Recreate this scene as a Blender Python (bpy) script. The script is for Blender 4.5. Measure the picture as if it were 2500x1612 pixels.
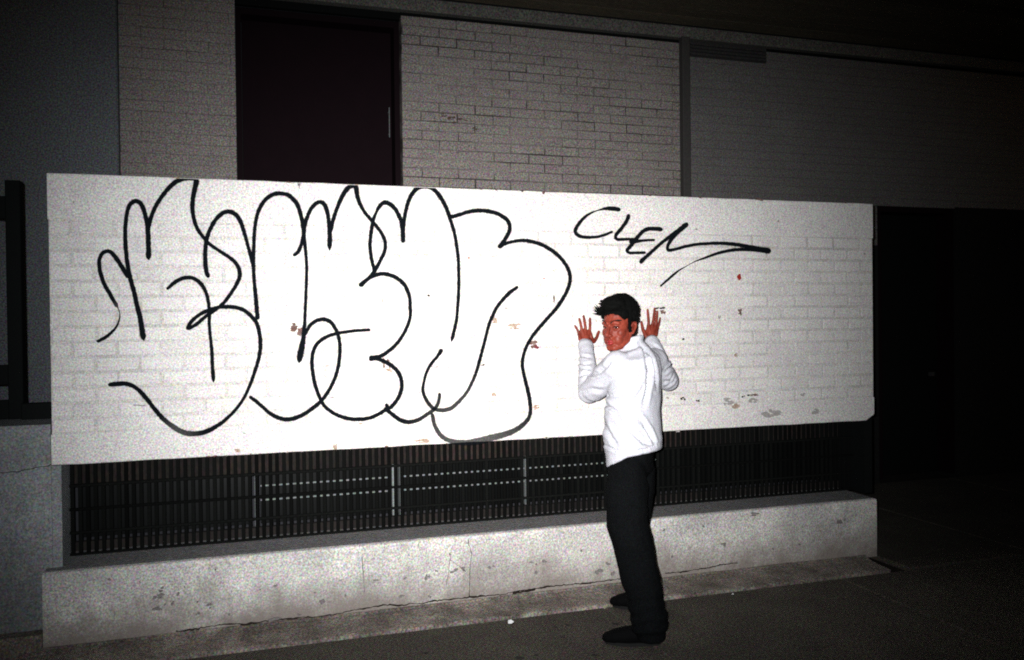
import bpy, bmesh, math, random
from mathutils import Vector, Matrix, noise
random.seed(7)
for _o in list(bpy.data.objects): bpy.data.objects.remove(_o)
scene = bpy.context.scene
COL = scene.collection
R = math.radians

BEAM_X, BEAM_Y, BEAM_DX, BEAM_DY = .396, .33, -.04, -.03
CAM = {"loc": [0.0, -4.719585089734257, 1.6], "fw": [0.3040753354357428, 0.952600960064612, -0.009465794399837883], "right": [0.9525470985999778, -0.30417272885205104, -0.01153152077831467], "up": [0.013864174277778727, 0.005510163942759223, 0.9998887051891923]}


# ------------------------------------------------------------------ camera, night sky, flash
cam_data = bpy.data.cameras.new('camera')
cam = bpy.data.objects.new('camera', cam_data)
COL.objects.link(cam)
rt, up, fw = Vector(CAM['right']), Vector(CAM['up']), Vector(CAM['fw'])
CAM_M = Matrix(((rt.x, up.x, -fw.x, CAM['loc'][0]), (rt.y, up.y, -fw.y, CAM['loc'][1]), (rt.z, up.z, -fw.z, CAM['loc'][2]), (0, 0, 0, 1)))
cam.matrix_world = CAM_M
cam_data.sensor_width = 36; cam_data.lens = 2083 * 36 / 2500
cam_data.clip_start = .05; cam_data.clip_end = 500
scene.camera = cam

w = bpy.data.worlds.new('World'); scene.world = w; w.use_nodes = True
nt = w.node_tree
sky = nt.nodes.new('ShaderNodeTexSky'); sky.sky_type = 'NISHITA'; sky.sun_disc = False
sky.sun_elevation = R(4); sky.sun_rotation = R(200)
nt.links.new(sky.outputs[0], nt.nodes['Background'].inputs[0])
nt.nodes['Background'].inputs[1].default_value = 0.005

# the photograph is lit by the flash on the camera: a small lamp just beside and above the lens,
# with the oval beam of a compact camera's reflector
fl = bpy.data.lights.new('camera_flash', 'SPOT')
fl.energy = FLASH = 2380
fl.spot_size = R(140); fl.spot_blend = .5; fl.shadow_soft_size = .014
fo = bpy.data.objects.new('camera_flash', fl); COL.objects.link(fo)
fo.matrix_world = Matrix.Translation(rt * -.055 + up * .035) @ CAM_M
fl.use_nodes = True
ln = fl.node_tree; em = ln.nodes['Emission']
tc = ln.nodes.new('ShaderNodeTexCoord'); sp = ln.nodes.new('ShaderNodeSeparateXYZ')
ln.links.new(tc.outputs['Normal'], sp.inputs[0])
def lmath(op, a, b=None):
    n = ln.nodes.new('ShaderNodeMath'); n.operation = op
    for i, v in enumerate((a, b)):
        if v is None: continue
        if isinstance(v, (int, float)): n.inputs[i].default_value = v
        else: ln.links.new(v, n.inputs[i])
    return n.outputs[0]
tx = lmath('DIVIDE', sp.outputs[0], sp.outputs[2]); ty = lmath('DIVIDE', sp.outputs[1], sp.outputs[2])
tx = lmath('ADD', tx, BEAM_DX); ty = lmath('ADD', ty, BEAM_DY)
gx = lmath('POWER', lmath('ABSOLUTE', lmath('DIVIDE', tx, BEAM_X)), 2.3)
gy = lmath('POWER', lmath('ABSOLUTE', lmath('DIVIDE', ty, BEAM_Y)), 2.6)
g = lmath('EXPONENT', lmath('MULTIPLY', lmath('ADD', gx, gy), -1.0))
mixc = ln.nodes.new('ShaderNodeMix'); mixc.data_type = 'RGBA'
ln.links.new(g, mixc.inputs[0])
mixc.inputs[6].default_value = (.92, .97, 1.0, 1); mixc.inputs[7].default_value = (1, .972, .955, 1)
ln.links.new(mixc.outputs[2], em.inputs[0]); ln.links.new(g, em.inputs[1])

scene.view_settings.view_transform = 'Standard'; scene.view_settings.look = 'None'
scene.view_settings.exposure = 0; scene.view_settings.gamma = 1
scene.view_settings.use_curve_mapping = False
scene.cycles.use_denoising = False
scene.cycles.filter_width = 1.9
scene.cycles.max_bounces = 5
scene.cycles.sample_clamp_indirect = 3

# ------------------------------------------------------------------ measured places, in metres
THROWUP = [[[-0.6767,1.5287,0.0153],[-0.6473,1.5442,0.0174],[-0.6175,1.5695,0.0144],[-0.5916,1.6014,0.0103],[-0.5782,1.6389,0.0072],[-0.5768,1.6671,0.0052],[-0.5853,1.6968,0.0062],[-0.5901,1.7043,0.0175],[-0.6006,1.7237,0.0185],[-0.6244,1.772,0.0195],[-0.6481,1.8202,0.0194],[-0.662,1.8683,0.0194],[-0.6673,1.9056,0.0184],[-0.6659,1.9377,0.0184],[-0.6533,1.9673,0.0184],[-0.6336,1.9798,0.0195],[-0.6165,1.9769,0.0205],[-0.5972,1.9573,0.0216],[-0.578,1.9279,0.0216],[-0.5587,1.8932,0.0217],[-0.5385,1.8556,0.0207]],[[-0.4656,1.5282,0.0063],[-0.4684,1.5429,0.025],[-0.4716,1.5619,0.0261],[-0.4761,1.5999,0.025],[-0.4829,1.6488,0.0239],[-0.4946,1.7016,0.0218],[-0.5085,1.772,0.0218],[-0.5248,1.8422,0.0218],[-0.534,1.8961,0.0207],[-0.5406,1.9499,0.0196],[-0.5446,2.0145,0.0196],[-0.5452,2.0791,0.0186],[-0.5403,2.1438,0.0186],[-0.5296,2.198,0.0197],[-0.5143,2.2254,0.0218],[-0.4943,2.2368,0.0228],[-0.472,2.2267,0.0229],[-0.4575,2.1947,0.0219],[-0.448,2.157,0.0209],[-0.4411,2.1138,0.0209],[-0.4379,2.0597,0.023],[-0.4377,2.0054,0.023],[-0.4373,1.962,0.0261],[-0.4375,1.9484,0.0199],[-0.4361,1.9376,0.0042]],[[-0.4366,2.0814,0.0157],[-0.4309,2.1249,0.0188],[-0.4151,2.1796,0.0199],[-0.3943,2.2237,0.0199],[-0.3632,2.2737,0.021],[-0.327,2.3186,0.0222],[-0.2909,2.3484,0.0244],[-0.2548,2.3608,0.0234],[-0.2187,2.3623,0.0246],[-0.2043,2.3535,0.0267],[-0.2062,2.3287,0.0257],[-0.2156,2.2898,0.0235],[-0.223,2.24,0.0214],[-0.2236,2.196,0.0214],[-0.2166,2.1466,0.0203],[-0.2017,2.1029,0.0193],[-0.1814,2.0702,0.0182],[-0.1558,2.0375,0.0183],[-0.13,2.013,0.0183],[-0.0832,1.9804,0.0184],[-0.036,1.9476,0.0196],[-0.0073,1.9144,0.0208],[0.0045,1.8781,0.0219],[0.0008,1.8445,0.0208],[-0.0168,1.8053,0.0196],[-0.0493,1.755,0.0185],[-0.0763,1.7189,0.0184],[-0.103,1.694,0.0184],[-0.1401,1.6664,0.0183],[-0.177,1.6391,0.0183],[-0.2139,1.6063,0.0182],[-0.2477,1.5874,0.0203]],[[-0.2544,1.5905,0.0203],[-0.2395,1.619,0.0192],[-0.2081,1.649,0.0182],[-0.1609,1.6763,0.0194],[-0.1082,1.6929,0.0195],[-0.0607,1.6965,0.0207],[-0.0077,1.6906,0.0208],[0.0348,1.6696,0.0209],[0.0719,1.6311,0.0209],[0.0903,1.5985,0.021],[0.1019,1.5419,0.021],[0.1033,1.4855,0.021],[0.0961,1.4292,0.0199],[0.0762,1.362,0.0188],[0.051,1.2896,0.0176],[0.0178,1.2177,0.0165],[-0.0204,1.1631,0.0164],[-0.0689,1.112,0.0185],[-0.1222,1.0727,0.0216],[-0.1749,1.0475,0.0248],[-0.227,1.039,0.0268],[-0.2786,1.0472,0.0277],[-0.3294,1.0772,0.0254],[-0.3797,1.1234,0.0232],[-0.4194,1.1743,0.021],[-0.4539,1.2247,0.0209],[-0.4883,1.2694,0.0208],[-0.5228,1.2977,0.0218],[-0.5573,1.3097,0.0228],[-0.5919,1.3097,0.0237],[-0.6214,1.3075,0.0226]],[[-0.3472,1.7938,0.0158],[-0.324,1.8157,0.019],[-0.293,1.8377,0.0202],[-0.2569,1.8489,0.0202],[-0.2209,1.8435,0.0203],[-0.1901,1.8188,0.0204],[-0.1672,1.7801,0.0194],[-0.1548,1.733,0.0183],[-0.1502,1.6887,0.0172],[-0.1498,1.6443,0.0172],[-0.1491,1.5847,0.0162],[-0.1433,1.5125,0.0162],[-0.139,1.4458,0.0183],[-0.1378,1.3847,0.0184],[-0.1353,1.3346,0.0194],[-0.1335,1.3123,0.013],[-0.1336,1.304,0.0043]],[[-0.1541,1.8604,0.0215],[-0.1621,1.8881,0.0215],[-0.1651,1.9323,0.0215],[-0.1643,1.9876,0.0204],[-0.1583,2.043,0.0204],[-0.1446,2.0875,0.0205],[-0.1231,2.1323,0.0205],[-0.0963,2.1691,0.0216],[-0.0644,2.1922,0.0228],[-0.0326,2.1931,0.024],[-0.0011,2.1688,0.0229],[0.0171,2.1301,0.0219],[0.0324,2.0801,0.0197],[0.0476,2.0187,0.0187],[0.0629,1.9572,0.0187],[0.073,1.9123,0.0198]],[[0.0909,1.6421,0.0243],[0.0887,1.676,0.0232],[0.0841,1.7379,0.021],[0.0786,1.8055,0.0198],[0.0753,1.8786,0.0187],[0.0751,1.9461,0.0187],[0.0771,2.0135,0.0187],[0.0808,2.0811,0.0187],[0.0898,2.1487,0.0187],[0.1068,2.2111,0.0199],[0.1345,2.257,0.021],[0.1675,2.2863,0.0222],[0.2059,2.2989,0.0223],[0.2498,2.2948,0.0224],[0.2744,2.2785,0.0247],[0.2989,2.2509,0.0248],[0.3151,2.2114,0.0225],[0.3256,2.166,0.0214],[0.3333,2.1205,0.0226],[0.337,2.0634,0.0203],[0.3429,2.0063,0.0181],[0.3466,1.9491,0.017],[0.3481,1.8919,0.017],[0.3447,1.806,0.017],[0.3402,1.72,0.017],[0.3357,1.6399,0.017],[0.333,1.6012,0.0192],[0.3252,1.5212,0.0249],[0.3162,1.4755,0.0328],[0.3073,1.4299,0.0327],[0.3031,1.4072,0.0248],[0.3012,1.3929,0.0045]],[[0.2869,1.9741,0.0169],[0.3037,1.9886,0.0203],[0.318,2.0174,0.0192],[0.3279,2.0518,0.0192],[0.3357,2.092,0.0215],[0.339,2.1263,0.0226],[0.3535,2.1725,0.0204],[0.3737,2.2188,0.0204],[0.4022,2.2512,0.0216],[0.4277,2.2606,0.0228],[0.4472,2.2469,0.024],[0.4609,2.2098,0.0229],[0.4677,2.1639,0.0217],[0.4721,2.1121,0.0229],[0.4732,2.066,0.0252],[0.4715,2.0256,0.0252],[0.4711,1.9996,0.0046]],[[0.4765,2.1007,0.0172],[0.4842,2.1297,0.0206],[0.4974,2.182,0.0207],[0.5182,2.2404,0.0207],[0.5447,2.2991,0.0231],[0.5681,2.3347,0.0254],[0.5913,2.3541,0.0266],[0.6115,2.3566,0.0278],[0.62,2.3395,0.0267],[0.6252,2.296,0.0244],[0.6392,2.2557,0.0221],[0.6647,2.2098,0.0198],[0.6991,2.1698,0.0199],[0.728,2.1353,0.02],[0.7568,2.0948,0.02],[0.7739,2.0481,0.02],[0.7704,2.001,0.02],[0.7491,1.9537,0.02],[0.719,1.9005,0.0223],[0.6952,1.8652,0.0211],[0.6656,1.8358,0.021],[0.6392,1.8152,0.0245]],[[0.6421,1.8152,0.0233],[0.6656,1.8387,0.0199],[0.7068,1.8623,0.0211],[0.7599,1.8744,0.0224],[0.813,1.8629,0.0225],[0.8602,1.8335,0.0226],[0.8896,1.7951,0.0227],[0.9069,1.7416,0.0203],[0.9093,1.6881,0.0203],[0.9106,1.6539,0.0191],[0.8991,1.6005,0.0191],[0.8745,1.5474,0.0191],[0.8379,1.4947,0.0202],[0.7958,1.4541,0.0213],[0.754,1.4255,0.0212],[0.7186,1.4157,0.0212],[0.6922,1.4122,0.0258]],[[0.6891,1.4035,0.0211],[0.7185,1.4057,0.0212],[0.7595,1.39,0.0224],[0.8006,1.3653,0.0225],[0.8358,1.3289,0.0226],[0.8532,1.2868,0.0226],[0.8555,1.2393,0.0226],[0.84,1.1924,0.0226],[0.8157,1.1578,0.0214],[0.7857,1.1294,0.0213],[0.7711,1.1448,0.0201]],[[0.713,1.8887,0.0199],[0.7019,1.9355,0.0199],[0.6922,1.994,0.0199],[0.6906,2.0525,0.0199],[0.6984,2.1112,0.0211],[0.7109,2.1759,0.0199],[0.726,2.2115,0.0153],[0.7411,2.2412,0.02],[0.7649,2.2655,0.0247],[0.7886,2.2674,0.026],[0.8179,2.2494,0.0249],[0.8442,2.2148,0.0237],[0.8616,2.1739,0.0238],[0.87,2.1327,0.0238],[0.8742,2.0854,0.025],[0.8739,2.0617,0.0238]],[[0.8757,2.1091,0.0202],[0.8793,2.1565,0.0214],[0.889,2.216,0.0215],[0.9079,2.2818,0.0227],[0.9325,2.3271,0.0239],[0.963,2.3579,0.0252],[0.9995,2.367,0.0253],[1.0359,2.3606,0.0254],[1.0722,2.332,0.0255],[1.1024,2.288,0.0255],[1.1264,2.2407,0.0232],[1.1443,2.187,0.022],[1.1681,2.1092,0.0208],[1.1797,2.0431,0.0208],[1.1881,1.9707,0.0196],[1.1903,1.8982,0.0196],[1.1906,1.8256,0.0196],[1.1872,1.753,0.0196],[1.1814,1.6865,0.0196],[1.1743,1.6155,0.0196],[1.1599,1.5553,0.0196],[1.1482,1.5132,0.0208],[1.1437,1.4963,0.0086]],[[1.1537,2.1993,0.0232],[1.188,2.2093,0.0221],[1.2381,2.2258,0.0222],[1.2947,2.2383,0.0235],[1.358,2.2383,0.0237],[1.4153,2.2277,0.0238],[1.4599,2.2074,0.0252],[1.4918,2.1775,0.0252],[1.4978,2.1407,0.024],[1.4844,2.1035,0.024],[1.4647,2.0724,0.0239],[1.4418,2.04,0.0276]],[[1.4386,2.0381,0.0251],[1.4742,2.0541,0.0202],[1.5228,2.0673,0.019],[1.588,2.0734,0.0217],[1.6535,2.0633,0.0231],[1.7194,2.0395,0.0232],[1.779,2.0029,0.0246],[1.8254,1.9595,0.0234],[1.8586,1.9095,0.0235],[1.8714,1.8528,0.0235],[1.8572,1.7961,0.0235],[1.8228,1.7331,0.0234],[1.775,1.6706,0.0233],[1.721,1.6146,0.0219],[1.6472,1.536,0.0218],[1.6071,1.4807,0.0204],[1.5802,1.4253,0.0204],[1.5665,1.3698,0.0216],[1.5691,1.3201,0.0217],[1.5815,1.2639,0.0217],[1.5972,1.2012,0.0243],[1.6095,1.1386,0.0243],[1.6121,1.0762,0.023],[1.5984,1.0333,0.0243],[1.562,0.9977,0.028],[1.5095,0.9662,0.0317],[1.4446,0.9478,0.0353],[1.3739,0.9343,0.0376],[1.2974,0.9199,0.0373],[1.2281,0.9151,0.0309],[1.1594,0.9213,0.027],[1.1039,0.9412,0.0244],[1.0674,0.9732,0.0243],[1.0404,1.0226,0.023],[1.0288,1.0772,0.0218]],[[0.3339,1.5439,0.017],[0.3597,1.5895,0.0193],[0.3937,1.6178,0.0205],[0.4333,1.626,0.0217],[0.4671,1.6141,0.0218],[0.4923,1.582,0.0207],[0.5117,1.5354,0.0196],[0.5195,1.4773,0.0196],[0.5158,1.4135,0.0196],[0.5034,1.3442,0.0196],[0.4798,1.2812,0.0195],[0.4507,1.2301,0.0195],[0.4161,1.1852,0.0205],[0.3705,1.1468,0.0216],[0.3085,1.1092,0.0226],[0.2473,1.092,0.0236],[0.1978,1.0999,0.0223],[0.149,1.1277,0.02],[0.106,1.1691,0.0188],[0.074,1.1986,0.0188],[0.0527,1.2163,0.0187]],[[0.6766,1.565,0.0175],[0.633,1.5638,0.0175],[0.5751,1.5588,0.0174],[0.5119,1.5499,0.0184],[0.4547,1.5334,0.0195],[0.4091,1.5053,0.0205],[0.3804,1.4627,0.0193],[0.3695,1.4055,0.0204],[0.3731,1.3364,0.0205],[0.3862,1.267,0.0205],[0.4079,1.2029,0.0194],[0.4327,1.1557,0.0194],[0.4832,1.1131,0.0195],[0.5401,1.0873,0.0208],[0.6034,1.0757,0.0221],[0.6674,1.0786,0.0211],[0.7262,1.0995,0.0212],[0.7678,1.1243,0.0224]],[[0.7678,1.1243,0.0224],[0.803,1.0932,0.0225],[0.8443,1.0617,0.0238],[0.892,1.0476,0.0239],[0.9464,1.057,0.0228],[0.9954,1.0847,0.0217],[1.0323,1.1071,0.0218],[1.0571,1.1361,0.0194],[1.0686,1.1718,0.0195],[1.0701,1.1928,0.0195]],[[1.0806,1.4391,0.0243],[1.0606,1.4095,0.0194],[1.0264,1.3713,0.0182],[0.9984,1.3242,0.0169],[0.9825,1.2708,0.0157],[0.9758,1.2232,0.0181],[0.9874,1.1809,0.0193],[1.0143,1.1379,0.0206],[1.0446,1.1126,0.0206],[1.0875,1.1048,0.0231],[1.137,1.1147,0.0233],[1.181,1.1493,0.0209],[1.2253,1.1961,0.0197],[1.2606,1.2557,0.0198],[1.2897,1.3219,0.0199],[1.3095,1.3884,0.0199],[1.3293,1.4552,0.0199],[1.3493,1.5282,0.02],[1.3692,1.5952,0.0212],[1.3954,1.6501,0.0213],[1.4151,1.687,0.0201],[1.4476,1.725,0.0214],[1.4868,1.7649,0.0227],[1.5358,1.7988,0.019]]]
NAME_TAG = [[[2.1877,2.2719,0.0259],[2.1437,2.2759,0.0258],[2.0969,2.273,0.0168],[2.0562,2.2627,0.0078],[2.0155,2.2482,0.0111],[1.9692,2.2204,0.0188],[1.9287,2.177,0.022],[1.9083,2.1447,0.0231],[1.9109,2.121,0.0231],[1.9449,2.1031,0.021],[1.9965,2.0999,0.0188],[2.0544,2.1052,0.0167],[2.101,2.1179,0.0157],[2.1421,2.1348,0.0146]],[[2.254,2.2306,0.0261],[2.237,2.1951,0.0238],[2.201,2.1512,0.0226],[2.1682,2.1128,0.0225],[2.1768,2.0915,0.0191],[2.2358,2.0926,0.0181],[2.2833,2.0945,0.0159]],[[2.4676,2.1581,0.0277],[2.4221,2.1604,0.0242],[2.3738,2.155,0.0241],[2.3375,2.1324,0.0229],[2.3072,2.0993,0.0251],[2.2831,2.0718,0.025],[2.259,2.0444,0.0227],[2.241,2.0252,0.0215],[2.2586,2.0109,0.0182],[2.3063,2.0115,0.0171],[2.3572,2.0133,0.0172]],[[2.2712,2.0781,0.025],[2.325,2.0834,0.0194],[2.367,2.0885,0.016],[2.4214,2.0916,0.015]],[[2.3386,1.9615,0.0286],[2.3659,1.9862,0.0229],[2.4146,2.025,0.0219],[2.4758,2.0751,0.0208],[2.5312,2.1145,0.0232],[2.5932,2.1543,0.0269],[2.643,2.1885,0.0305]],[[2.643,2.1857,0.0293],[2.5869,2.1431,0.0269],[2.5433,2.0983,0.0233],[2.5184,2.0594,0.0221],[2.5181,2.032,0.0221],[2.5611,2.0354,0.0186],[2.6416,2.0559,0.0188],[2.7354,2.0713,0.0189],[2.8619,2.079,0.0203],[2.9772,2.0753,0.023],[3.0743,2.0628,0.0256],[3.1527,2.0481,0.0331],[3.2319,2.0379,0.0371]],[[3.2319,2.0356,0.0346],[3.1527,2.0401,0.0245],[3.0481,2.0426,0.0219],[2.9574,2.0356,0.0205],[2.8612,2.0146,0.0179],[2.7722,1.9856,0.0131],[2.6966,1.9598,0.0059],[2.6465,1.9344,0.0047],[2.5967,1.9091,0.0105],[2.5594,1.8841,0.0152],[2.5099,1.8454,0.0151],[2.4668,1.8123,0.0127]]]
CHIPS = [[3.024,1.87,0.0269,0.039,"red"],[0.294,1.583,0.0558,0.044,"brown"],[0.31,1.556,0.0301,0.0353,"brown"],[0.774,1.377,0.0411,0.0455,"brown"],[0.788,1.338,0.0366,0.0228,"tan"],[1.519,1.572,0.0602,0.0286,"tan"],[1.636,1.47,0.0407,0.0432,"brown"],[1.656,1.45,0.0255,0.0192,"maroon"],[1.401,1.611,0.0247,0.0331,"tan"],[0.487,0.935,0.0242,0.0313,"tan"],[0.967,0.934,0.0799,0.023,"tan"],[2.617,1.113,0.0343,0.0178,"black"],[2.723,1.096,0.0318,0.0128,"black"],[3.061,1.112,0.0481,0.013,"black"],[3.131,1.114,0.0606,0.0157,"brown"],[3.115,1.081,0.0666,0.0262,"grey"],[2.936,1.083,0.0653,0.0415,"grey"],[2.989,1.047,0.0477,0.0312,"tan"],[3.257,0.991,0.1359,0.0475,"grey"],[3.585,0.99,0.0574,0.0322,"grey"],[3.025,1.646,0.0209,0.0312,"brown"],[2.877,1.614,0.0176,0.018,"grey"],[2.621,1.482,0.0171,0.0127,"black"],[2.995,1.374,0.0238,0.0182,"tan"],[2.473,1.676,0.0675,0.0151,"black"],[2.487,1.65,0.0394,0.0252,"brown"],[1.251,1.968,0.0121,0.0094,"red"],[1.707,1.854,0.0128,0.0072,"red"],[1.015,1.754,0.0141,0.0115,"black"],[0.756,1.727,0.0068,0.0204,"grey"],[1.767,1.726,0.0103,0.0435,"brown"],[1.473,1.679,0.0199,0.0142,"grey"],[-0.493,1.197,0.0579,0.0104,"grey"],[-0.021,0.938,0.0329,0.0173,"tan"],[0.315,2.342,0.0107,0.0352,"black"],[1.579,2.361,0.0101,0.0119,"black"],[1.711,2.358,0.0205,0.0192,"brown"],[1.393,1.181,0.0247,0.0189,"tan"],[0.017,1.029,0.0103,0.0087,"grey"],[3.18,2.363,0.0486,0.0157,"brown"],[1.048,1.351,0.0521,0.0116,"grey"],[1.126,1.349,0.0334,0.0093,"grey"],[1.331,1.353,0.0392,0.0094,"black"],[0.473,1.2,0.0263,0.0111,"grey"],[0.957,1.211,0.007,0.0184,"grey"],[2.509,1.12,0.0197,0.0126,"grey"],[-0.779,2.222,0.0074,0.0122,"grey"],[-0.677,1.423,0.0094,0.0082,"grey"],[0.242,1.704,0.0085,0.011,"grey"],[3.491,1.106,0.0315,0.0187,"grey"],[3.984,2.028,0.0199,0.0109,"grey"],[1.652,1.099,0.0408,0.024,"tan"],[2.72,2.164,0.0173,0.0102,"grey"],[2.578,0.914,0.0227,0.0152,"grey"],[3.316,2.23,0.0154,0.0132,"grey"],[2.23,0.961,0.0164,0.0124,"tan"],[0.626,1.05,0.0202,0.009,"tan"]]
PITS = [[-0.399,0.27,0.0269,0.0207],[-0.407,0.237,0.05,0.0249],[-0.417,0.172,0.0538,0.0166],[-0.344,0.191,0.0155,0.025],[-0.318,0.24,0.0175,0.0188],[-0.375,0.19,0.0154,0.0125],[-0.223,0.19,0.0098,0.0105],[-0.224,0.129,0.0177,0.0147],[-0.285,0.272,0.0078,0.0084],[-0.17,0.169,0.0198,0.019],[-0.227,0.19,0.0118,0.0084],[-0.164,0.148,0.0099,0.0105],[-0.134,0.343,0.0119,0.0106],[0.16,0.232,0.0207,0.0151],[0.085,0.216,0.0103,0.0107],[0.145,0.054,0.054,0.0194],[0.398,0.117,0.0257,0.0263],[0.522,0.138,0.0152,0.011],[0.361,0.173,0.0107,0.0109],[0.683,0.201,0.0267,0.0089],[0.845,0.196,0.0136,0.009],[0.85,0.198,0.0114,0.009],[0.971,0.194,0.03,0.0318],[1.023,0.221,0.0139,0.0137],[1.133,0.215,0.0236,0.0161],[1.104,0.206,0.0423,0.0069],[1.175,0.217,0.038,0.023],[1.101,0.307,0.007,0.0183],[1.323,0.212,0.0338,0.0116],[1.355,0.213,0.0194,0.0116],[1.581,0.215,0.0225,0.0095],[1.664,0.214,0.0454,0.0142],[1.608,0.148,0.02,0.0237],[2.002,0.121,0.0579,0.0339],[2.05,0.16,0.0423,0.017],[2.089,0.1,0.0319,0.0293],[2.23,0.024,0.0324,0.0172],[2.43,0.329,0.0138,0.0124],[2.484,0.16,0.0223,0.015],[2.7,0.329,0.0171,0.0202],[3.076,0.375,0.0537,0.0181],[2.839,0.203,0.029,0.0204],[3.701,0.277,0.0319,0.0374],[3.739,0.282,0.016,0.0134],[3.392,0.153,0.0247,0.0131],[3.194,0.144,0.0181,0.013],[0.826,0.099,0.0272,0.0135],[0.986,0.081,0.0162,0.0114],[1.894,0.257,0.0155,0.012],[1.613,0.2,0.0125,0.0118],[-0.634,0.344,0.0148,0.0163],[-0.071,0.105,0.0181,0.0106],[0.279,0.065,0.0169,0.013]]
CRACKS = [[[-0.329,0.051],[-0.25,0.05],[-0.171,0.056],[-0.072,0.059],[0.009,0.045],[0.091,0.052],[0.195,0.049],[0.3,0.049],[0.385,0.044],[0.492,0.047],[0.58,0.059],[0.646,0.06],[0.735,0.066],[0.837,0.052],[0.871,0.06],[0.951,0.049],[0.986,0.058],[1.102,0.057],[1.209,0.057],[1.341,0.052],[1.402,0.05],[1.488,0.062],[1.587,0.06],[1.662,0.067],[1.789,0.065],[1.892,0.062],[1.996,0.061],[2.102,0.064],[2.182,0.068]],[[2.433,0.068],[2.539,0.064],[2.623,0.069],[2.708,0.07],[2.824,0.082],[2.94,0.081]],[[1.208,0.38],[1.208,0.35],[1.224,0.303],[1.221,0.257],[1.213,0.211],[1.21,0.142],[1.209,0.061]],[[0.612,0.338],[0.618,0.248],[0.625,0.147]],[[1.115,0.359],[1.1,0.28],[1.09,0.201],[1.075,0.133]],[[1.1,0.278],[1.152,0.236],[1.189,0.204]],[[1.463,0.053],[1.512,0.052],[1.562,0.058],[1.602,0.061]],[[-1.123,0.892],[-1.052,0.894],[-0.98,0.907],[-0.926,0.912],[-0.872,0.925]]]
HEAD = [1.8971,-0.6226,1.5619]
HANDS = {"left": {"wrist": [1.9284,-0.1,1.452],"palm": [[1.9492,-0.045,1.4842],[1.9958,-0.04,1.4784],[1.9127,-0.045,1.4945]],"pinky": [[1.9173,-0.022,1.5232],[1.906,-0.012,1.5525],[1.8932,-0.012,1.577]],"ring": [[1.9332,-0.022,1.5424],[1.9299,-0.012,1.5814],[1.9224,-0.012,1.618]],"middle": [[1.9568,-0.022,1.547],[1.9563,-0.012,1.5908],[1.9502,-0.012,1.6348]],"index": [[1.9831,-0.022,1.5417],[1.9904,-0.012,1.5831],[1.9922,-0.012,1.6198]],"thumb": [[2.0037,-0.04,1.4783],[2.0302,-0.022,1.5019],[2.0482,-0.012,1.5358]]},"right": {"wrist": [2.3611,-0.1,1.4631],"palm": [[2.3786,-0.045,1.4965],[2.3454,-0.04,1.497],[2.4119,-0.045,1.5109]],"pinky": [[2.4325,-0.022,1.5504],[2.4492,-0.012,1.5853],[2.458,-0.012,1.6178]],"ring": [[2.4188,-0.022,1.5631],[2.4328,-0.012,1.6106],[2.4389,-0.012,1.6582]],"middle": [[2.3967,-0.022,1.5684],[2.4135,-0.012,1.6258],[2.421,-0.012,1.6758]],"index": [[2.3717,-0.022,1.5637],[2.3746,-0.012,1.6161],[2.3724,-0.012,1.6686]],"thumb": [[2.3428,-0.04,1.507],[2.333,-0.022,1.5492],[2.3302,-0.012,1.5891]]}}
JOINTS = {"neck": [1.9892,-0.5904,1.4276],"neck_top": [1.9614,-0.591,1.5305],"sh_l": [1.8629,-0.6766,1.3673],"el_l": [1.8109,-0.4096,1.2178],"wr_l": [1.9136,-0.1356,1.4531],"sh_r": [2.1633,-0.4995,1.376],"el_r": [2.3206,-0.3619,1.2615],"wr_r": [2.3406,-0.1352,1.474],"hip_l": [1.8617,-0.7756,0.8789],"hip_r": [1.9884,-0.6378,0.8542],"kn_l": [1.8207,-0.8599,0.5885],"kn_r": [1.983,-0.5766,0.501],"an_l": [1.9176,-0.9377,0.0926],"an_r": [2.1288,-0.4804,0.0758]}
TORSO = [[1.9711,-0.5945,1.4847,0.064,0.062,0.75],[1.9791,-0.5973,1.4628,0.078,0.072,0.65],[1.9932,-0.6021,1.4322,0.125,0.092,0.4],[2.0027,-0.616,1.3977,0.176,0.114,0.2],[1.9935,-0.624,1.3462,0.197,0.129,0.05],[1.9749,-0.6402,1.2397,0.197,0.136,0],[1.9521,-0.6654,1.1352,0.19,0.142,0],[1.942,-0.6841,1.0413,0.19,0.145,0.08],[1.9344,-0.7033,0.9781,0.19,0.146,0.25],[1.9315,-0.7132,0.9456,0.186,0.14,0.45],[1.9331,-0.714,0.9159,0.184,0.139,0.55]]
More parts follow.
